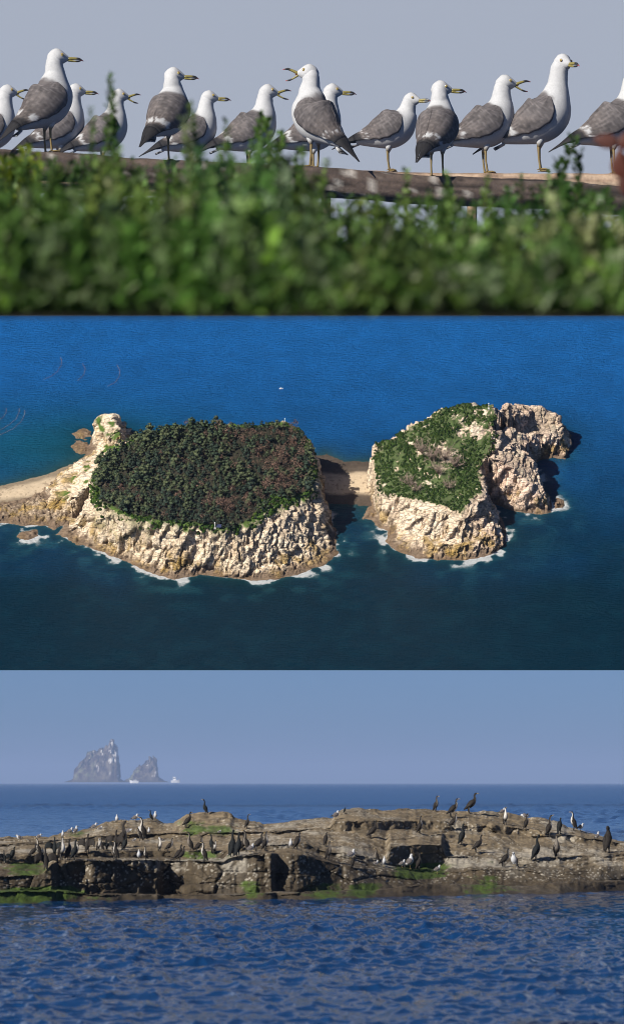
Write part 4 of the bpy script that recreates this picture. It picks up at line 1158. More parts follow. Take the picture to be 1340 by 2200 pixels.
        i0 = split * nb
        me2 = obj('wing_tip', wv[i0:], Fw[split * (nb - 1):] - i0, M_feather, root, wc[i0:])
        md = me2.modifiers.new('thick', 'SOLIDIFY'); md.thickness = .006; md.offset = -1
    # tail fan under the tips
    t0 = np.array((C[0, 0] + .03, 0, C[0, 1])); tb = np.array((Tb[0], 0, Tb[1]))
    V = []; Cc = []
    for i, l in enumerate((0, .04, .08, .10, .115)):
        w_ = (.035, .05, .06, .064, .062)[i]
        for j in range(7):
            q = (j - 3) / 3
            V.append(t0 + tb * (l - .012 * q * q * (i > 2)) + np.array((0, q * w_, -.012 * q * q - .008)))
            Cc.append(WHITE * .9 if i < 2 else BLACKF if i < 4 else WHITE * .8)
    tl = obj('tail', V, grid_faces(5, 7), M_feather, root, Cc)
    md = tl.modifiers.new('thick', 'SOLIDIFY'); md.thickness = .01
    # legs
    for k, sd in enumerate((-1, 1)):
        if legs == 1 and sd > 0: continue
        y = sd * .055 if legs == 2 else 0.0
        fx = stance * sd
        hx, hz = (rot2([[.005, .325]], pitch * .5, hip))[0]
        foot = np.array((fx + .01, y * 1.1, .012 - sink)); knee = np.array((hx - .012 + fx * .35, y * 1.05, hz - .115)); topp = np.array((hx + .01, y, hz - .02))
        b = MB()
        yel = (.17, .12, .04)
        b.tube([topp, topp * .4 + knee * .6, knee], [.045, .028, .014], 10, [WHITE, WHITE * .95, yel])
        b.tube([knee + np.array((0, 0, .012)), knee, knee * .5 + foot * .5 + np.array((-.004, 0, 0)), foot + np.array((0, 0, .012)), foot], [.011, .0135, .0095, .011, .012], 8, yel)
        lg = b.build('leg', M_skin, root)
        f = MB()
        tips = [foot + np.array((.085 * math.cos(q), .085 * math.sin(q), -.010)) for q in (-.5, 0, .5)]
        for tp in tips: f.tube([foot, foot * .4 + tp * .6 + np.array((0, 0, .006)), tp], [.009, .007, .004], 6, yel)
        f.tube([foot, foot + np.array((-.03, 0, -.006))], [.007, .003], 5, yel)
        f.add([foot, tips[0], tips[1], tips[2]], [(0, 1, 2), (0, 2, 3)], (.36, .26, .07))
        f.build('foot', M_skin, lg)
    tag(root, label, 'gull', group)
    return root

# the beam and the pale log behind
beam_top = poly([(-300, 296), (0, 318), (340, 341), (650, 355), (760, 363), (900, 375), (1050, 380), (1200, 386), (1340, 400), (1600, 420)])
DB = 21.0; DB2 = 24.0
def log(name, topf, x0, x1, d, rpx, cols, seed, label):
    n = 130; seg = 28
    px = np.linspace(x0, x1, n); k = d * S / 10000
    cen = np.array([P(x, topf(x) + rpx, d) for x in px])
    th = np.linspace(0, 2 * PI, seg, endpoint=False)
    PX, TH = np.meshgrid(px, th, indexing='ij')
    sq = 1 / np.maximum(np.abs(np.cos(TH)), np.abs(np.sin(TH))) ** .55      # squared timber, worn round
    r = rpx * k * sq * .93 * (1 + .05 * fbm(PX / 60, np.cos(TH) * 2, np.sin(TH) * 2, o=3, seed=seed) + .07 * fbm(PX / 40, TH * 4, o=3, seed=seed + 1))
    crack = sstep(.55, .8, ridged(PX / 160, np.cos(TH) * 5, np.sin(TH) * 5, o=2, seed=seed + 2))
    r = r - crack * rpx * k * .1
    V = np.stack([cen[:, None, 0] + 0 * TH, cen[:, None, 1] + np.cos(TH) * r * 1.3, cen[:, None, 2] + np.sin(TH) * r], -1)
    nz = fbm(PX / 70, np.cos(TH) * 5, np.sin(TH) * 5, o=5, seed=seed + 3)
    c = mix(np.array(cols[0]), np.array(cols[1]), sstep(-.35, .35, nz)); c = mix(c, np.array(cols[2]) + 0 * c, crack * .8)
    drop = sstep(.35, .55, fbm(PX / 16, TH * 1.2, o=3, seed=seed + 4)); c = mix(c, np.array((.5, .48, .45)) + 0 * c, drop * .5)
    r_ = empty(name, cen[n // 2])
    F = [tuple(f) for f in grid_faces(n, seg, True)] + [tuple(range(seg)), tuple((n - 1) * seg + j for j in range(seg))[::-1]]
    obj('timber', V.reshape(-1, 3) - cen[n // 2], F, M_wood, r_, c.reshape(-1, 3))
    for x in np.linspace(x0 + 60, x1 - 60, 4):
        b = MB(); q = np.array(P(x, topf(x) + rpx, d)) - cen[n // 2]
        b.tube([q + np.array((0, .35 * k * rpx, -.5 * rpx * k)), q + np.array((0, .35 * k * rpx, -250 * k))], rpx * k * .4, 8, cols[0]); b.build('post', M_wood, r_)
    tag(r_, label, 'beam')
log('timber_beam', beam_top, -280, 1600, DB, 33, [(.055, .042, .036), (.10, .075, .062), (.015, .012, .010)], 801, 'dark weathered timber beam the front gulls stand on')
log('driftwood_log', poly([(-100, 352), (700, 362), (960, 371), (1340, 372), (1600, 376)]), -100, 1600, DB2, 26, [(.30, .21, .15), (.40, .30, .22), (.12, .08, .06)], 821, 'paler brown log behind the beam, under the rear gulls')

def pxH(h, d): return h * d * S / 10000
FR = 'gulls in the front row on the beam'; RR = 'gulls in the rear row behind the beam'
def up(px, h, d, yaw, label, group, dy=0, **kw):
    top = beam_top(px) if d == DB else dy
    z = P(px, top + (3 if d == DB else 0), d)
    gull('gull', label, z, pxH(h, d), rad(yaw), group=group, **kw)
up(103, 228, DB, 32, 'tall gull at the left end of the beam, bill closed, facing right', FR, head_yaw=rad(-28), pitch=.24, neck=.0, lean=-.03, seed=1)
up(362, 218, DB, 62, 'gull seen from behind on one leg, head turned to the right', FR, head_yaw=rad(-60), pitch=.2, neck=-.05, lean=-.04, legs=1, seed=2)
up(676, 226, DB, 142, 'gull calling to the left with its bill wide open', FR, head_yaw=rad(36), pitch=.3, neck=.0, lean=-.04, gape=.85, head_pitch=.05, seed=3)
up(938, 222, DB, 68, 'gull seen from behind with both legs on the beam, head turned right', FR, head_yaw=rad(-66), pitch=.2, neck=-.04, lean=-.04, seed=4)
D2 = 24.0
up(834, 196, D2, -4, 'hunched gull between the calling one and the one seen from behind', RR, dy=368, head_yaw=rad(-28), pitch=-.10, hunch=.085, seed=5)
up(1041, 222, D2, 10, 'gull right of centre calling to the right with open bill', RR, dy=373, head_yaw=rad(-8), pitch=.0, gape=.75, neck=.0, seed=6)
up(1158, 240, D2, -6, 'tallest gull on the right, neck stretched, head half turned to the viewer', RR, dy=368, head_yaw=rad(-50), head_pitch=-.1, pitch=.04, neck=.08, lean=.02, seed=7)
up(1316, 232, D2, 8, 'gull cut off by the right edge, only tail and back in view', RR, dy=372, pitch=.0, neck=.02, seed=8)
D3 = 28.0
for px, h, top, yaw, kw, lab in [
        (-22, 195, 372, 10, dict(gape=.8, neck=.02, head_yaw=rad(-6)), 'blurred gull at the left edge calling with open bill'),
        (128, 195, 367, 14, dict(pitch=.05, head_yaw=rad(-10)), 'blurred gull just right of the tall left gull, bill closed'),
        (222, 188, 372, 12, dict(gape=.75, pitch=.05, head_yaw=rad(-8)), 'blurred gull behind the tall green sprig, calling with open bill'),
        (412, 188, 374, 10, dict(pitch=.0, head_yaw=rad(-8)), 'blurred gull partly hidden behind the one-legged gull'),
        (535, 204, 376, 10, dict(gape=.7, head_yaw=rad(-8)), 'blurred gull in the middle of the left half, calling to the right'),
        (672, 206, 376, 8, dict(head_yaw=rad(-6), pitch=-.02), 'blurred gull behind the calling front gull, bill pointing right')]:
    up(px, h, D3, yaw, lab, 'blurred gulls in the furthest row', dy=top, seed=20 + px % 50, **kw)
log('driftwood_log', poly([(-200, 368), (128, 368), (222, 373), (412, 375), (700, 377), (900, 392)]), -200, 760, D3, 24, [(.16, .12, .09), (.22, .17, .13), (.08, .06, .05)], 841, 'low log hidden behind the hedge under the furthest gulls')

# pale hazy sky behind the gulls
M_sky = bpy.data.materials.new('pale_sky'); M_sky.use_nodes = True
_n = M_sky.node_tree.nodes; _e = _n.new('ShaderNodeEmission'); _e.inputs['Color'].default_value = (*[c_ / 2 ** .4 for c_ in srgb(168, 176, 192)], 1)
M_sky.node_tree.links.new(_e.outputs[0], _n['Material Output'].inputs['Surface'])
def backdrop():
    V = []; n = 24
    for i in range(n + 1):
        a = (i / n - .5) * 1.5
        x = math.sin(a) * 90; y = 42 * S - 90 + math.cos(a) * 90 + 90 * (1 - math.cos(a)) * .6
        for z in (P(0, 760, 42).z, P(0, -130, 42).z): V.append((x, y, z))
    F = [(2 * i, 2 * i + 2, 2 * i + 3, 2 * i + 1) for i in range(n)]
    o = obj('sky', V, F, M_sky, smooth=True); tag(o, kind='structure')
backdrop()

# ------------------------------------------------------------------ hedge in front of the beam (nearer the camera than the focus)
def leaf_cluster(stems, d, leaf, cols, rg, per):
    """stems: (px base, py base, px top, py top); returns foliage arrays and stem builder"""
    k = d * S / 10000
    V = []; C = []
    sb = MB()
    for (bx, by, tx, ty) in stems:
        bend = rg.normal() * 14; depth = rg.normal() * 20 * k
        n = max(6, int(np.hypot(tx - bx, ty - by) / per))
        tone = cols[int(rg.integers(len(cols)))]
        ph = rg.random() * 6.28
        line = []
        for i in range(n + 1):
            t = i / n
            x = bx + (tx - bx) * t + bend * math.sin(t * PI); y = by + (ty - by) * t
            p = np.array(P(x, y, d)) + np.array((0, depth * t, 0)); line.append(p)
            for j in range(2):
                a = ph + i * 2.4 + j * PI + rg.normal() * .4
                out = np.array((math.cos(a), math.sin(a), .55 + .5 * t + .3 * rg.normal())); out /= np.linalg.norm(out)
                L = leaf * k * (.7 + .6 * rg.random()) * (1.1 - .5 * t); Wd = L * .32
                sv = np.cross(out, np.array((0, 0, 1.)) + .5 * rg.normal(size=3)); sv /= np.linalg.norm(sv) + 1e-9
                nn = np.cross(sv, out)
                q = p + out * L * .08
                V += [q, q + out * L * .5 + sv * Wd + nn * Wd * .3, q + out * L, q + out * L * .5 - sv * Wd + nn * Wd * .3]
                c = np.array(tone) * (.65 + .7 * rg.random()); C += [c] * 4
        if n: sb.tube(line[::max(1, n // 6)] + [line[-1]], np.linspace(2.2, .7, len(line[::max(1, n // 6)]) + 1) * k, 3, (.09, .085, .035))
    V = np.array(V)
    floor = ZC + (1682 - 678.5) / 10000 * V[:, 1]          # nothing hangs below the bank
    V[:, 2] = np.maximum(V[:, 2], floor)
    F = np.arange(len(V)).reshape(-1, 4)
    return V, F, np.array(C), sb
def shrub(name, stems, d, leaf, cols, seed, label, group=None, per=6.0):
    rg = np.random.default_rng(seed)
    V, F, C, sb = leaf_cluster(stems, d, leaf, cols, rg, per)
    b = np.array(P(np.mean([s_[0] for s_ in stems]), 676, d))
    r = empty(name, b)
    obj('foliage', V - b, F, M_leaf, r, C, False)
    sb.v = [tuple(np.array(v) - b) for v in sb.v]
    sb.build('stems', M_leaf, r)
    tag(r, label, 'shrub', group)
bush_top = poly([(-600, 350), (0, 350), (60, 335), (130, 350), (180, 335), (230, 312), (262, 300), (300, 345), (360, 352), (430, 315), (500, 305), (560, 300), (620, 318), (680, 385), (760, 415), (850, 422), (960, 408), (1040, 415), (1130, 405), (1215, 372), (1270, 402), (1340, 415), (2000, 410)])
G_DARK = [(0.066, 0.131, 0.033), (0.081, 0.154, 0.035), (0.051, 0.108, 0.029)]
G_MID = [(0.111, 0.216, 0.044), (0.131, 0.239, 0.051), (0.088, 0.177, 0.038), (0.177, 0.279, 0.066)]
G_LITE = [(0.192, 0.340, 0.044), (0.265, 0.402, 0.059), (0.147, 0.279, 0.044)]
G_OLIVE = [(0.177, 0.239, 0.104), (0.147, 0.216, 0.081), (0.111, 0.201, 0.044), (0.236, 0.294, 0.140)]
rows = [
    ('in the furthest row of the hedge below the beam', 3.2, 0, 26, 15, G_DARK + G_MID, 9, 210),
    ('in the third row of the hedge', 2.4, 18, 32, 14, G_MID + G_DARK, 8, 220),
    ('in the second row of the hedge', 1.9, 70, 42, 15, G_MID + G_OLIVE, 9, 230),
    ('in the nearest row of the hedge', 1.5, 145, 56, 18, G_OLIVE + G_MID + G_LITE[:1], 11, 240)]
for ri, (lab, d, drop, leaf, sp, cols, per, wide) in enumerate(rows):
    rg = np.random.default_rng(900 + ri)
    x = -480
    while x < 1860:
        st = []; shade = (.85 + .6 * rg.random()) * np.array((1 + .12 * rg.normal(), 1, 1 + .15 * abs(rg.normal()))); cset = [tuple(np.array(c_) * shade) for c_ in cols]
        for bx in np.arange(x, x + wide, sp):
            bx2 = bx + rg.normal() * 5; tx = bx2 + rg.normal() * 22
            ty = float(bush_top(tx)) + drop + abs(rg.normal()) * 34 - (18 if rg.random() < .2 else 0)
            st.append((bx2, 676, tx, min(ty, 640)))
            st.append((bx2 + rg.normal() * 8, 676, tx + rg.normal() * 30, min(640, ty + 70 + 90 * rg.random())))
        shrub('shrub', st, d, leaf, cset, int(1000 + ri * 50 + x / 40), 'out of focus green leafy shrub ' + lab, 'hedge shrubs ' + lab, per)
        x += wide
sprigs = [
    ([(228, 676, 240, 168), (236, 676, 246, 205)], 3.2, 24, G_DARK + G_MID[:1], 'tall thin sprig rising in front of the blurred calling gull'),
    ([(190, 676, 196, 236)], 2.9, 20, G_MID, 'faint thin sprig between the tall left gull and the tall sprig'),
    ([(548, 676, 560, 250), (590, 676, 572, 262), (600, 676, 606, 290)], 3.6, 30, G_MID + G_LITE, 'bright leafy sprigs left of the calling front gull'),
    ([(480, 676, 484, 262)], 3.0, 22, G_MID, 'narrow sprig between the one-legged gull and the blurred caller'),
    ([(420, 676, 408, 228), (410, 676, 396, 262)], 2.6, 28, G_OLIVE, 'hazy sprig across the back of the one-legged gull'),
    ([(1200, 676, 1232, 305), (1225, 676, 1242, 330), (1215, 676, 1200, 352)], 3.5, 32, G_DARK, 'dark leafy sprig in front of the log at the right'),
    ([(20, 676, 40, 328), (45, 676, 58, 325), (60, 676, 84, 345), (0, 676, 8, 345)], 3.7, 40, [(.16, .22, .02), (.20, .26, .03), (.10, .17, .02)], 'bright yellow green leaves at the left end of the hedge'),
    ([(700, 676, 702, 352), (655, 676, 650, 330)], 2.9, 24, G_MID, 'slim sprig at the feet of the calling front gull'),
    ([(868, 676, 872, 372), (1048, 676, 1046, 384), (955, 676, 960, 378)], 3.1, 24, G_MID, 'low pale sprigs in front of the right half of the beam')]
for i, (st, d, leaf, cols, lab) in enumerate(sprigs):
    shrub('sprig', st, d, leaf, cols, 1300 + i, lab, None, 6)
def red_leaf():
    d = 2.3; b = np.array(P(1350, 676, d)); k = d * S / 10000
    r = empty('red_leaf_branch', b)
    sb = MB(); sb.tube(np.array([P(1372, 676, d), P(1368, 520, d), P(1352, 400, d), P(1330, 310, d)]) - b, np.array((4, 3.5, 3, 2)) * k, 6, (.12, .03, .02)); sb.build('stem', M_leaf, r)
    for (cx, cy, L, Wd, ang, c) in ((1300, 302, 62, 16, 3.0, (.17, .07, .055)), (1334, 352, 70, 24, 1.75, (.15, .045, .03)), (1352, 300, 60, 20, .6, (.17, .06, .045)), (1346, 400, 60, 18, -1.2, (.12, .04, .03))):
        V = []; n = 9
        for i in range(n):
            t = i / (n - 1); w_ = math.sin(PI * t ** .8) * Wd
            x = cx + math.cos(ang) * L * (t - .5); y = cy - math.sin(ang) * L * (t - .5)
            for q in (-1, 0, 1): V.append(np.array(P(x - math.sin(ang) * w_ * q, y - math.cos(ang) * w_ * q, d)) + np.array((0, abs(q) * 6 * k, 0)) - b)
        obj('leaf', V, grid_faces(n, 3), M_leaf, r, [c] * len(V))
    tag(r, 'blurred red brown leaves at the right edge', 'leaves')
red_leaf()
def bank():
    V = []
    for x in np.linspace(-760, 2140, 60):
        for (py, d) in ((677.5, 1.46), (680, 1.46), (680, 3.9), (672, 3.9)):
            V.append(P(x, py - (2 * vnoise(np.array([x / 20]), np.array([d]))[0] if py < 675 else 0), d))
    o = obj('soil', V, [tuple(f) for f in grid_faces(60, 4, True)], M_wood, None, [(.03, .028, .018)] * len(V), False); tag(o, kind='structure')
bank()

# ------------------------------------------------------------------ birds on the reef
def corm_proto(kind, pose, seed):
    rg = np.random.default_rng(seed)
    root = empty('cormorant')
    K = np.array([(-.20, .06, .012, .045), (-.13, .17, .05, .065), (-.05, .31, .115, .115), (.015, .46, .125, .12), (.045, .58, .088, .085), (.035, .68, .052, .05), (.028, .77, .040, .038), (.042, .85, .038, .036), (.075, .90, .044, .037), (.118, .905, .022, .02)])
    if pose == 'hunched':
        K[5:, 1] -= .13; K[5:, 0] += .05; K[6, 0] += .02; K[4:6, 2:] *= 1.15
    if pose == 'leaning':
        K[:6] = rot2(K[:6], -.42, (0, .15)); K[6:, 0] += .2; K[6:, 1] -= .1; K[5, 0] += .0
    if pose == 'preening':
        K[6] = (.0, .74, .045, .042); K[7] = (.0, .78, .045, .04); K[8] = (.06, .74, .046, .04); K[9] = (.10, .69, .024, .022)
    if pose == 'stretching':
        K[6:, 1] += .04; K[7:, 0] += .02
    n = 26; seg = 14
    C, T, Nn = loft(K, n, seg); C[:, 2:] = np.maximum(C[:, 2:], .008)
    th = np.tile(np.linspace(-PI, PI, seg, endpoint=False), (n, 1)); B = ring_pts(C, Nn, th)
    s_ = np.linspace(0, 1, n)[:, None] + 0 * th; dors = np.cos(th)
    dk = {'dark': (.010, .012, .013), 'brown': (.020, .017, .015), 'pale': (.018, .015, .013)}[kind]
    fr = {'dark': (.014, .018, .020), 'brown': (.16, .14, .12), 'pale': (.62, .59, .55)}[kind]
    nz = fbm(B[..., 0] * 16, B[..., 1] * 16, B[..., 2] * 16, o=3, seed=seed)
    c = mix(np.array(dk), np.array(fr), sstep(-.05, -.45, dors + .25 * nz) * sstep(.22, .34, s_) * (1 - .75 * sstep(.84, .9, s_)))
    c = c * (1 + .3 * nz[..., None])
    F = [tuple(f) for f in grid_faces(n, seg, True)] + [tuple(range(seg)), tuple((n - 1) * seg + j for j in range(seg))[::-1]]
    obj('body', B.reshape(-1, 3), F, M_feather, root, c.reshape(-1, 3))
    hd = np.array((C[-1, 0], 0, C[-1, 1])); dr = np.array((T[-1, 0], 0, T[-1, 1]))
    if pose not in ('preening',): dr = np.array((1, 0, .08 if pose != 'stretching' else .4))
    b = MB(); b.tube([hd - dr * .02, hd + dr * .06, hd + dr * .105, hd + dr * .118 + np.array((0, 0, -.014))], [.019, .013, .011, .004], 8, [(.42, .26, .06), (.32, .25, .14), (.25, .2, .14), (.2, .16, .1)]); b.build('bill', M_bill, root)
    if pose == 'spread':
        for sd in (-1, 1):
            V = []; cc = []
            pr = [(0, .05), (.16, .13), (.30, .10), (.40, -.02)]
            for i, (o_, z_) in enumerate(pr):
                for j in range(5):
                    l = j / 4 * (.30 - .03 * i)
                    V.append((-.03 - .25 * l - .02 * i, sd * (.09 + o_), .56 + z_ - l * (1.0 + .1 * i))); cc.append(np.array(dk) * (.8 + .5 * rg.random()))
            w = obj('wing', V, grid_faces(4, 5), M_feather, root, cc); m = w.modifiers.new('thick', 'SOLIDIFY'); m.thickness = .012
    else:
        a = np.linspace(0, 1, 14); Cw = spine_at(C, np.interp(a, [0, 1], [.44, .03])); Nw = spine_at(Nn, np.interp(a, [0, 1], [.44, .03]))
        for sd in (-1, 1):
            t0 = np.interp(a, [0, .2, 1], [rad(50), rad(4), rad(4)]); t1 = np.interp(a, [0, .2, .6, 1], [rad(70), rad(105), rad(95), rad(50)])
            bq = np.linspace(0, 1, 7)[None]; TH = (t0[:, None] * (1 - bq) + t1[:, None] * bq) * sd
            W = ring_pts(Cw, Nw, TH, np.interp(a, [0, .2, 1], [0, .012, .01])[:, None])
            nzw = fbm(a[:, None] * 9 + 0 * bq, bq * 5 + 0 * a[:, None], o=3, seed=seed + 5)
            cw = np.array(dk) * (1 + .6 * nzw)[..., None]
            Fw = grid_faces(14, 7); w = obj('wing', W.reshape(-1, 3), Fw if sd > 0 else Fw[:, ::-1], M_feather, root, cw.reshape(-1, 3)); m = w.modifiers.new('thick', 'SOLIDIFY'); m.thickness = .01; m.offset = -1
    for sd in (-1, 1):
        b = MB(); b.tube([(-.02, sd * .05, .26), (-.015, sd * .055, .10), (0, sd * .055, 0)], [.04, .02, .016], 6, (.03, .027, .025)); b.tube([(-.02, sd * .055, .004), (.07, sd * .075, .004)], [.014, .01], 5, (.03, .027, .025)); b.build('leg', M_skin, root)
    return root

protos = {}
def get_proto(kind, pose):
    key = (kind, pose)
    if key not in protos:
        if kind == 'gull':
            if pose == 'upright': o = gull('gull', 'x', (0, 0, 0), 1, 0, pitch=.25, neck=-.04, lean=-.02, detail=.45, seed=61)
            elif pose == 'level': o = gull('gull', 'x', (0, 0, 0), 1, 0, pitch=-.12, neck=-.04, hunch=.06, detail=.45, seed=62)
            elif pose == 'pecking': o = gull('gull', 'x', (0, 0, 0), 1, 0, pitch=-.3, neck=-.1, hunch=.18, lean=.08, head_pitch=-.7, detail=.45, seed=63)
            else: o = gull('gull', 'x', (0, 0, 0), 1, 0, pitch=-.18, neck=-.06, hunch=.1, detail=.45, seed=64, sink=0)
        else:
            o = corm_proto(kind, pose, 70 + len(protos))
        protos[key] = [o, False]
    return protos[key]
def place(kind, pose, px, py, h, yaw, label, group):
    pr = get_proto(kind, pose)
    if not pr[1]: o = pr[0]; pr[1] = True
    else: o = copy_tree(pr[0])
    p = reef_point(px, py + 1)
    hh = 1.18 * h * p.y / 10000
    k = {'upright': 1.0, 'hunched': 1.22, 'leaning': 1.06, 'preening': 1.22, 'stretching': .98, 'spread': 1.0, 'level': 1.1, 'pecking': 1.3, 'crouched': 1.25}[pose]
    p.z -= .012 * hh
    if pose == 'crouched': p.z -= .22 * hh * k
    o.location = p; o.rotation_euler = (0, 0, rad(yaw)); o.scale = (hh * k,) * 3
    o['label'] = label; o['category'] = 'gull' if kind == 'gull' else 'cormorant'; o['group'] = group
CG = 'cormorants resting on the reef'; GG = 'gulls resting on the reef'
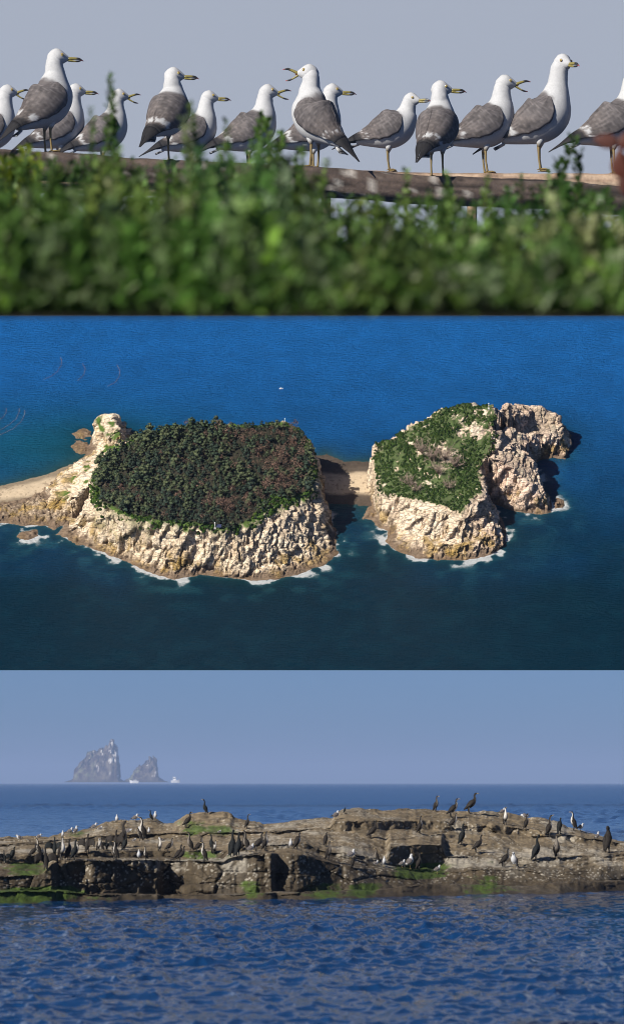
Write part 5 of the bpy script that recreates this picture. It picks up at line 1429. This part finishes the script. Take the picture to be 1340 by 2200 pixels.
# yaw 0 faces right, 180 left, -90 the camera, 90 away
BIRDS = [
 ('gull','crouched',43,1799,13,180,'gull sitting at the far left crest of the reef'),
 ('gull','crouched',82,1796,12,0,'second gull from the left along the reef crest, half hidden'),
 ('gull','upright',134,1796,15,-70,'white breasted gull, third from the left along the reef crest'),
 ('gull','level',152,1790,16,10,'left one of the close pair of gulls on the left crest'),
 ('gull','upright',164,1789,18,20,'right one of the close pair of gulls on the left crest'),
 ('gull','level',201,1781,17,12,'gull with dark tail to the left, on the rising left crest'),
 ('gull','crouched',213,1779,11,0,'crouched gull touching the dark tailed one on the left crest'),
 ('gull','upright',250,1764,17,-80,'white gull standing alone at the left of the left hump'),
 ('gull','level',291,1761,16,5,'gull standing lengthwise on top of the left hump'),
 ('dark','upright',327,1759,21,190,'black cormorant beside a gull at the right end of the left hump'),
 ('gull','upright',335,1758,18,-60,'white gull next to a black cormorant on the left hump'),
 ('gull','pecking',276,1791,14,-20,'gull bending down left of the tall pale necked cormorant'),
 ('gull','upright',300,1784,12,-60,'small gull just above the tall pale necked cormorant'),
 ('gull','upright',323,1788,14,-80,'gull just right of the tall pale necked cormorant'),
 ('gull','crouched',289,1803,9,0,'smallest gull, crouched low left of the tall pale necked cormorant'),
 ('pale','stretching',309,1801,45,165,'tall pale necked cormorant with orange bill on the left slope'),
 ('brown','hunched',298,1802,24,170,'hunched cormorant behind the tall pale necked one'),
 ('brown','stretching',262,1817,52,20,'tallest cormorant of the crowd below the left hump'),
 ('brown','spread',252,1822,40,60,'cormorant with hanging wings in the crowd below the left hump'),
 ('dark','hunched',267,1825,28,30,'dark hunched cormorant at the right of the crowd below the left hump'),
 ('pale','upright',252,1842,36,150,'white fronted cormorant at the wall edge left of a gull'),
 ('brown','hunched',243,1842,22,170,'small brown cormorant pressed against the white fronted one at the wall edge'),
 ('gull','upright',301,1843,20,-85,'gull at the wall edge beside a pale cormorant'),
 ('pale','upright',315,1844,26,160,'pale cormorant at the wall edge right of a gull'),
 ('pale','upright',341,1825,28,-60,'slim pale necked cormorant alone on the left ledge'),
 ('pale','upright',215,1825,28,-40,'left one of two cormorants side by side on the left ledge'),
 ('pale','upright',222,1823,25,150,'right one of two cormorants side by side on the left ledge'),
 ('dark','spread',231,1822,22,100,'black winged cormorant right of the side by side pair'),
 ('brown','spread',190,1828,38,60,'grey brown cormorant holding its wings out on the left ledge'),
 ('pale','upright',150,1843,42,40,'white fronted cormorant leaning right in the tight group on the wall edge'),
 ('dark','upright',158,1843,40,20,'dark cormorant in the tight group on the wall edge'),
 ('pale','upright',134,1843,46,-30,'tall pale necked cormorant left in the tight group on the wall edge'),
 ('pale','hunched',168,1833,22,-60,'small white fronted cormorant at the right of the tight group'),
 ('dark','spread',119,1834,36,90,'black cormorant with raised wing at the left of the tight group'),
 ('pale','spread',97,1867,46,110,'cormorant drying its wings below the tight group, lowest on the left wall'),
 ('pale','stretching',86,1837,34,170,'white necked cormorant left of the tight group, bill up'),
 ('brown','leaning',70,1839,30,20,'brown cormorant leaning right behind the white necked one'),
 ('pale','hunched',95,1837,16,-80,'small pale cormorant right of the white necked one'),
 ('dark','hunched',30,1849,28,10,'dark hunched cormorant near the left edge'),
 ('dark','spread',11,1850,26,120,'black cormorant with half open wings at the left edge'),
 ('gull','crouched',1,1843,12,180,'white gull cut by the left edge'),
 ('dark','stretching',443,1745,29,175,'black cormorant standing upright on the detached rock'),
 ('brown','leaning',399,1774,33,30,'brown cormorant on the left foot of the detached rock'),
 ('brown','stretching',533,1776,28,15,'brown cormorant with raised bill at the right foot of the detached rock'),
 ('gull','crouched',468,1786,8,0,'tiny gull below the detached rock'),
 ('gull','crouched',348,1802,10,180,'little gull above the slim pale necked cormorant'),
 ('pale','leaning',363,1828,29,10,'pale fronted cormorant leaning right, right of the slim one'),
 ('brown','stretching',411,1825,38,185,'brown long necked cormorant facing left on the middle ledge'),
 ('pale','leaning',425,1828,34,25,'cormorant bending right between the long necked one and the pair'),
 ('dark','upright',453,1830,37,170,'dark rear one of the pair on the middle ledge'),
 ('pale','hunched',458,1831,26,-30,'pale front one of the pair on the middle ledge'),
 ('brown','leaning',379,1849,34,35,'left one of two cormorants bowed to the right on the wall edge'),
 ('brown','leaning',389,1850,31,30,'right one of two cormorants bowed to the right on the wall edge'),
 ('pale','upright',437,1851,38,160,'pale breasted cormorant with orange bill at the middle of the wall edge'),
 ('dark','stretching',497,1836,52,60,'tallest black cormorant at the left of the central cluster'),
 ('dark','upright',514,1837,48,50,'black cormorant facing away in the central cluster'),
 ('brown','stretching',529,1826,42,170,'brown long necked cormorant at the back of the central cluster'),
 ('brown','upright',521,1824,34,20,'brown cormorant hidden behind the black ones of the central cluster'),
 ('gull','level',535,1829,20,10,'white gull among the central cluster of cormorants'),
 ('brown','leaning',548,1825,40,15,'grey brown cormorant leaning right at the right of the central cluster'),
 ('pale','upright',571,1824,38,10,'white fronted cormorant standing apart right of the central cluster'),
 ('gull','upright',625,1819,20,-70,'white gull beside a cormorant in the middle of the reef'),
 ('pale','hunched',640,1821,32,20,'cormorant beside a white gull in the middle of the reef'),
 ('gull','level',718,1757,19,30,'gull at the left foot of the high ledge on the skyline'),
 ('dark','hunched',741,1744,12,10,'dark cormorant head showing above the high ledge'),
 ('brown','leaning',797,1798,38,25,'grey brown cormorant leaning right below the high ledge'),
 ('pale','upright',903,1787,35,20,'white necked cormorant in front of the high ledge'),
 ('brown','upright',937,1740,31,-20,'left one of the three big cormorants on the skyline'),
 ('pale','leaning',970,1752,39,15,'middle one of the three big cormorants on the skyline'),
 ('brown','leaning',1009,1743,42,15,'right one of the three big cormorants on the skyline'),
 ('pale','leaning',970,1779,34,10,'cormorant with long tail to the left below the three on the skyline'),
 ('dark','upright',994,1811,42,30,'black cormorant facing right on the ledge right of the big block'),
 ('brown','upright',707,1845,38,-20,'pale brown cormorant standing alone left of the big block'),
 ('brown','hunched',700,1814,26,60,'faint brown cormorant higher up left of the big block'),
 ('gull','level',755,1843,22,5,'gull with slate wing standing on the slope left of the big block'),
 ('brown','hunched',759,1861,22,40,'small brown cormorant just below the slate winged gull'),
 ('gull','level',809,1857,13,0,'gull crouching at the left foot of the big block'),
 ('brown','upright',811,1848,28,170,'grey cormorant above the gull at the left foot of the big block'),
 ('gull','upright',825,1858,20,-60,'mottled gull against the left face of the big block'),
 ('gull','level',864,1860,17,8,'left one of two gulls in front of the big block'),
 ('gull','upright',881,1862,29,15,'right and larger one of two gulls in front of the big block'),
 ('brown','upright',902,1866,34,20,'brown cormorant in front of the right half of the big block'),
 ('gull','level',940,1873,18,6,'lowest gull, standing above the green weed right of the big block'),
 ('gull','level',1075,1747,15,20,'gull on the skyline right of the three big cormorants'),
 ('pale','upright',1087,1768,35,-70,'cormorant with white chest below the skyline gull'),
 ('gull','pecking',1128,1758,14,170,'gull bending behind a cormorant on the right crest'),
 ('pale','upright',1131,1779,31,30,'cormorant in front of the bending gull on the right crest'),
 ('pale','stretching',1181,1794,41,20,'white fronted cormorant, left one of the right crest pair'),
 ('dark','hunched',1198,1787,30,60,'black hunched cormorant, right one of the right crest pair'),
 ('pale','upright',1233,1780,37,165,'cormorant facing left on the right crest beside a gull'),
 ('gull','level',1247,1781,16,-10,'gull at the feet of the left facing cormorant on the right crest'),
 ('gull','upright',1284,1800,16,20,'gull on the falling right crest near the right edge'),
 ('brown','preening',1305,1828,50,60,'large preening cormorant near the right edge'),
 ('brown','leaning',1024,1827,37,20,'brown cormorant facing right, right of the black ledge one'),
 ('pale','leaning',1080,1858,39,30,'pale cormorant next to the white gull low on the right slope'),
 ('gull','upright',1102,1860,31,-120,'largest white gull low on the right slope'),
 ('dark','stretching',1150,1846,51,10,'glossy black cormorant standing tall on the right slope'),
 ('brown','upright',1194,1839,47,-85,'slim cormorant facing the viewer right of the glossy black one'),
]
for (kd, po, px, py, h, yw, lab) in BIRDS:
    place(kd, po, px, py, h, yw, lab, GG if kd == 'gull' else CG)

# ------------------------------------------------------------------ sea haze
def haze():
    m = bpy.data.materials.new('haze'); m.use_nodes = True
    N = m.node_tree.nodes; N.remove(N['Principled BSDF'])
    v = N.new('ShaderNodeVolumePrincipled'); v.inputs['Color'].default_value = (.42, .58, .95, 1); v.inputs['Density'].default_value = .00027; v.inputs['Anisotropy'].default_value = 0.0
    m.node_tree.links.new(v.outputs[0], N['Material Output'].inputs['Volume'])
    b = MB(); b.box((0, 5400, 20), (9000, 11400, 44)); o = b.build('haze', m, None, False); tag(o, kind='stuff', label='thin pale sea haze over the water', cat='haze')
haze()
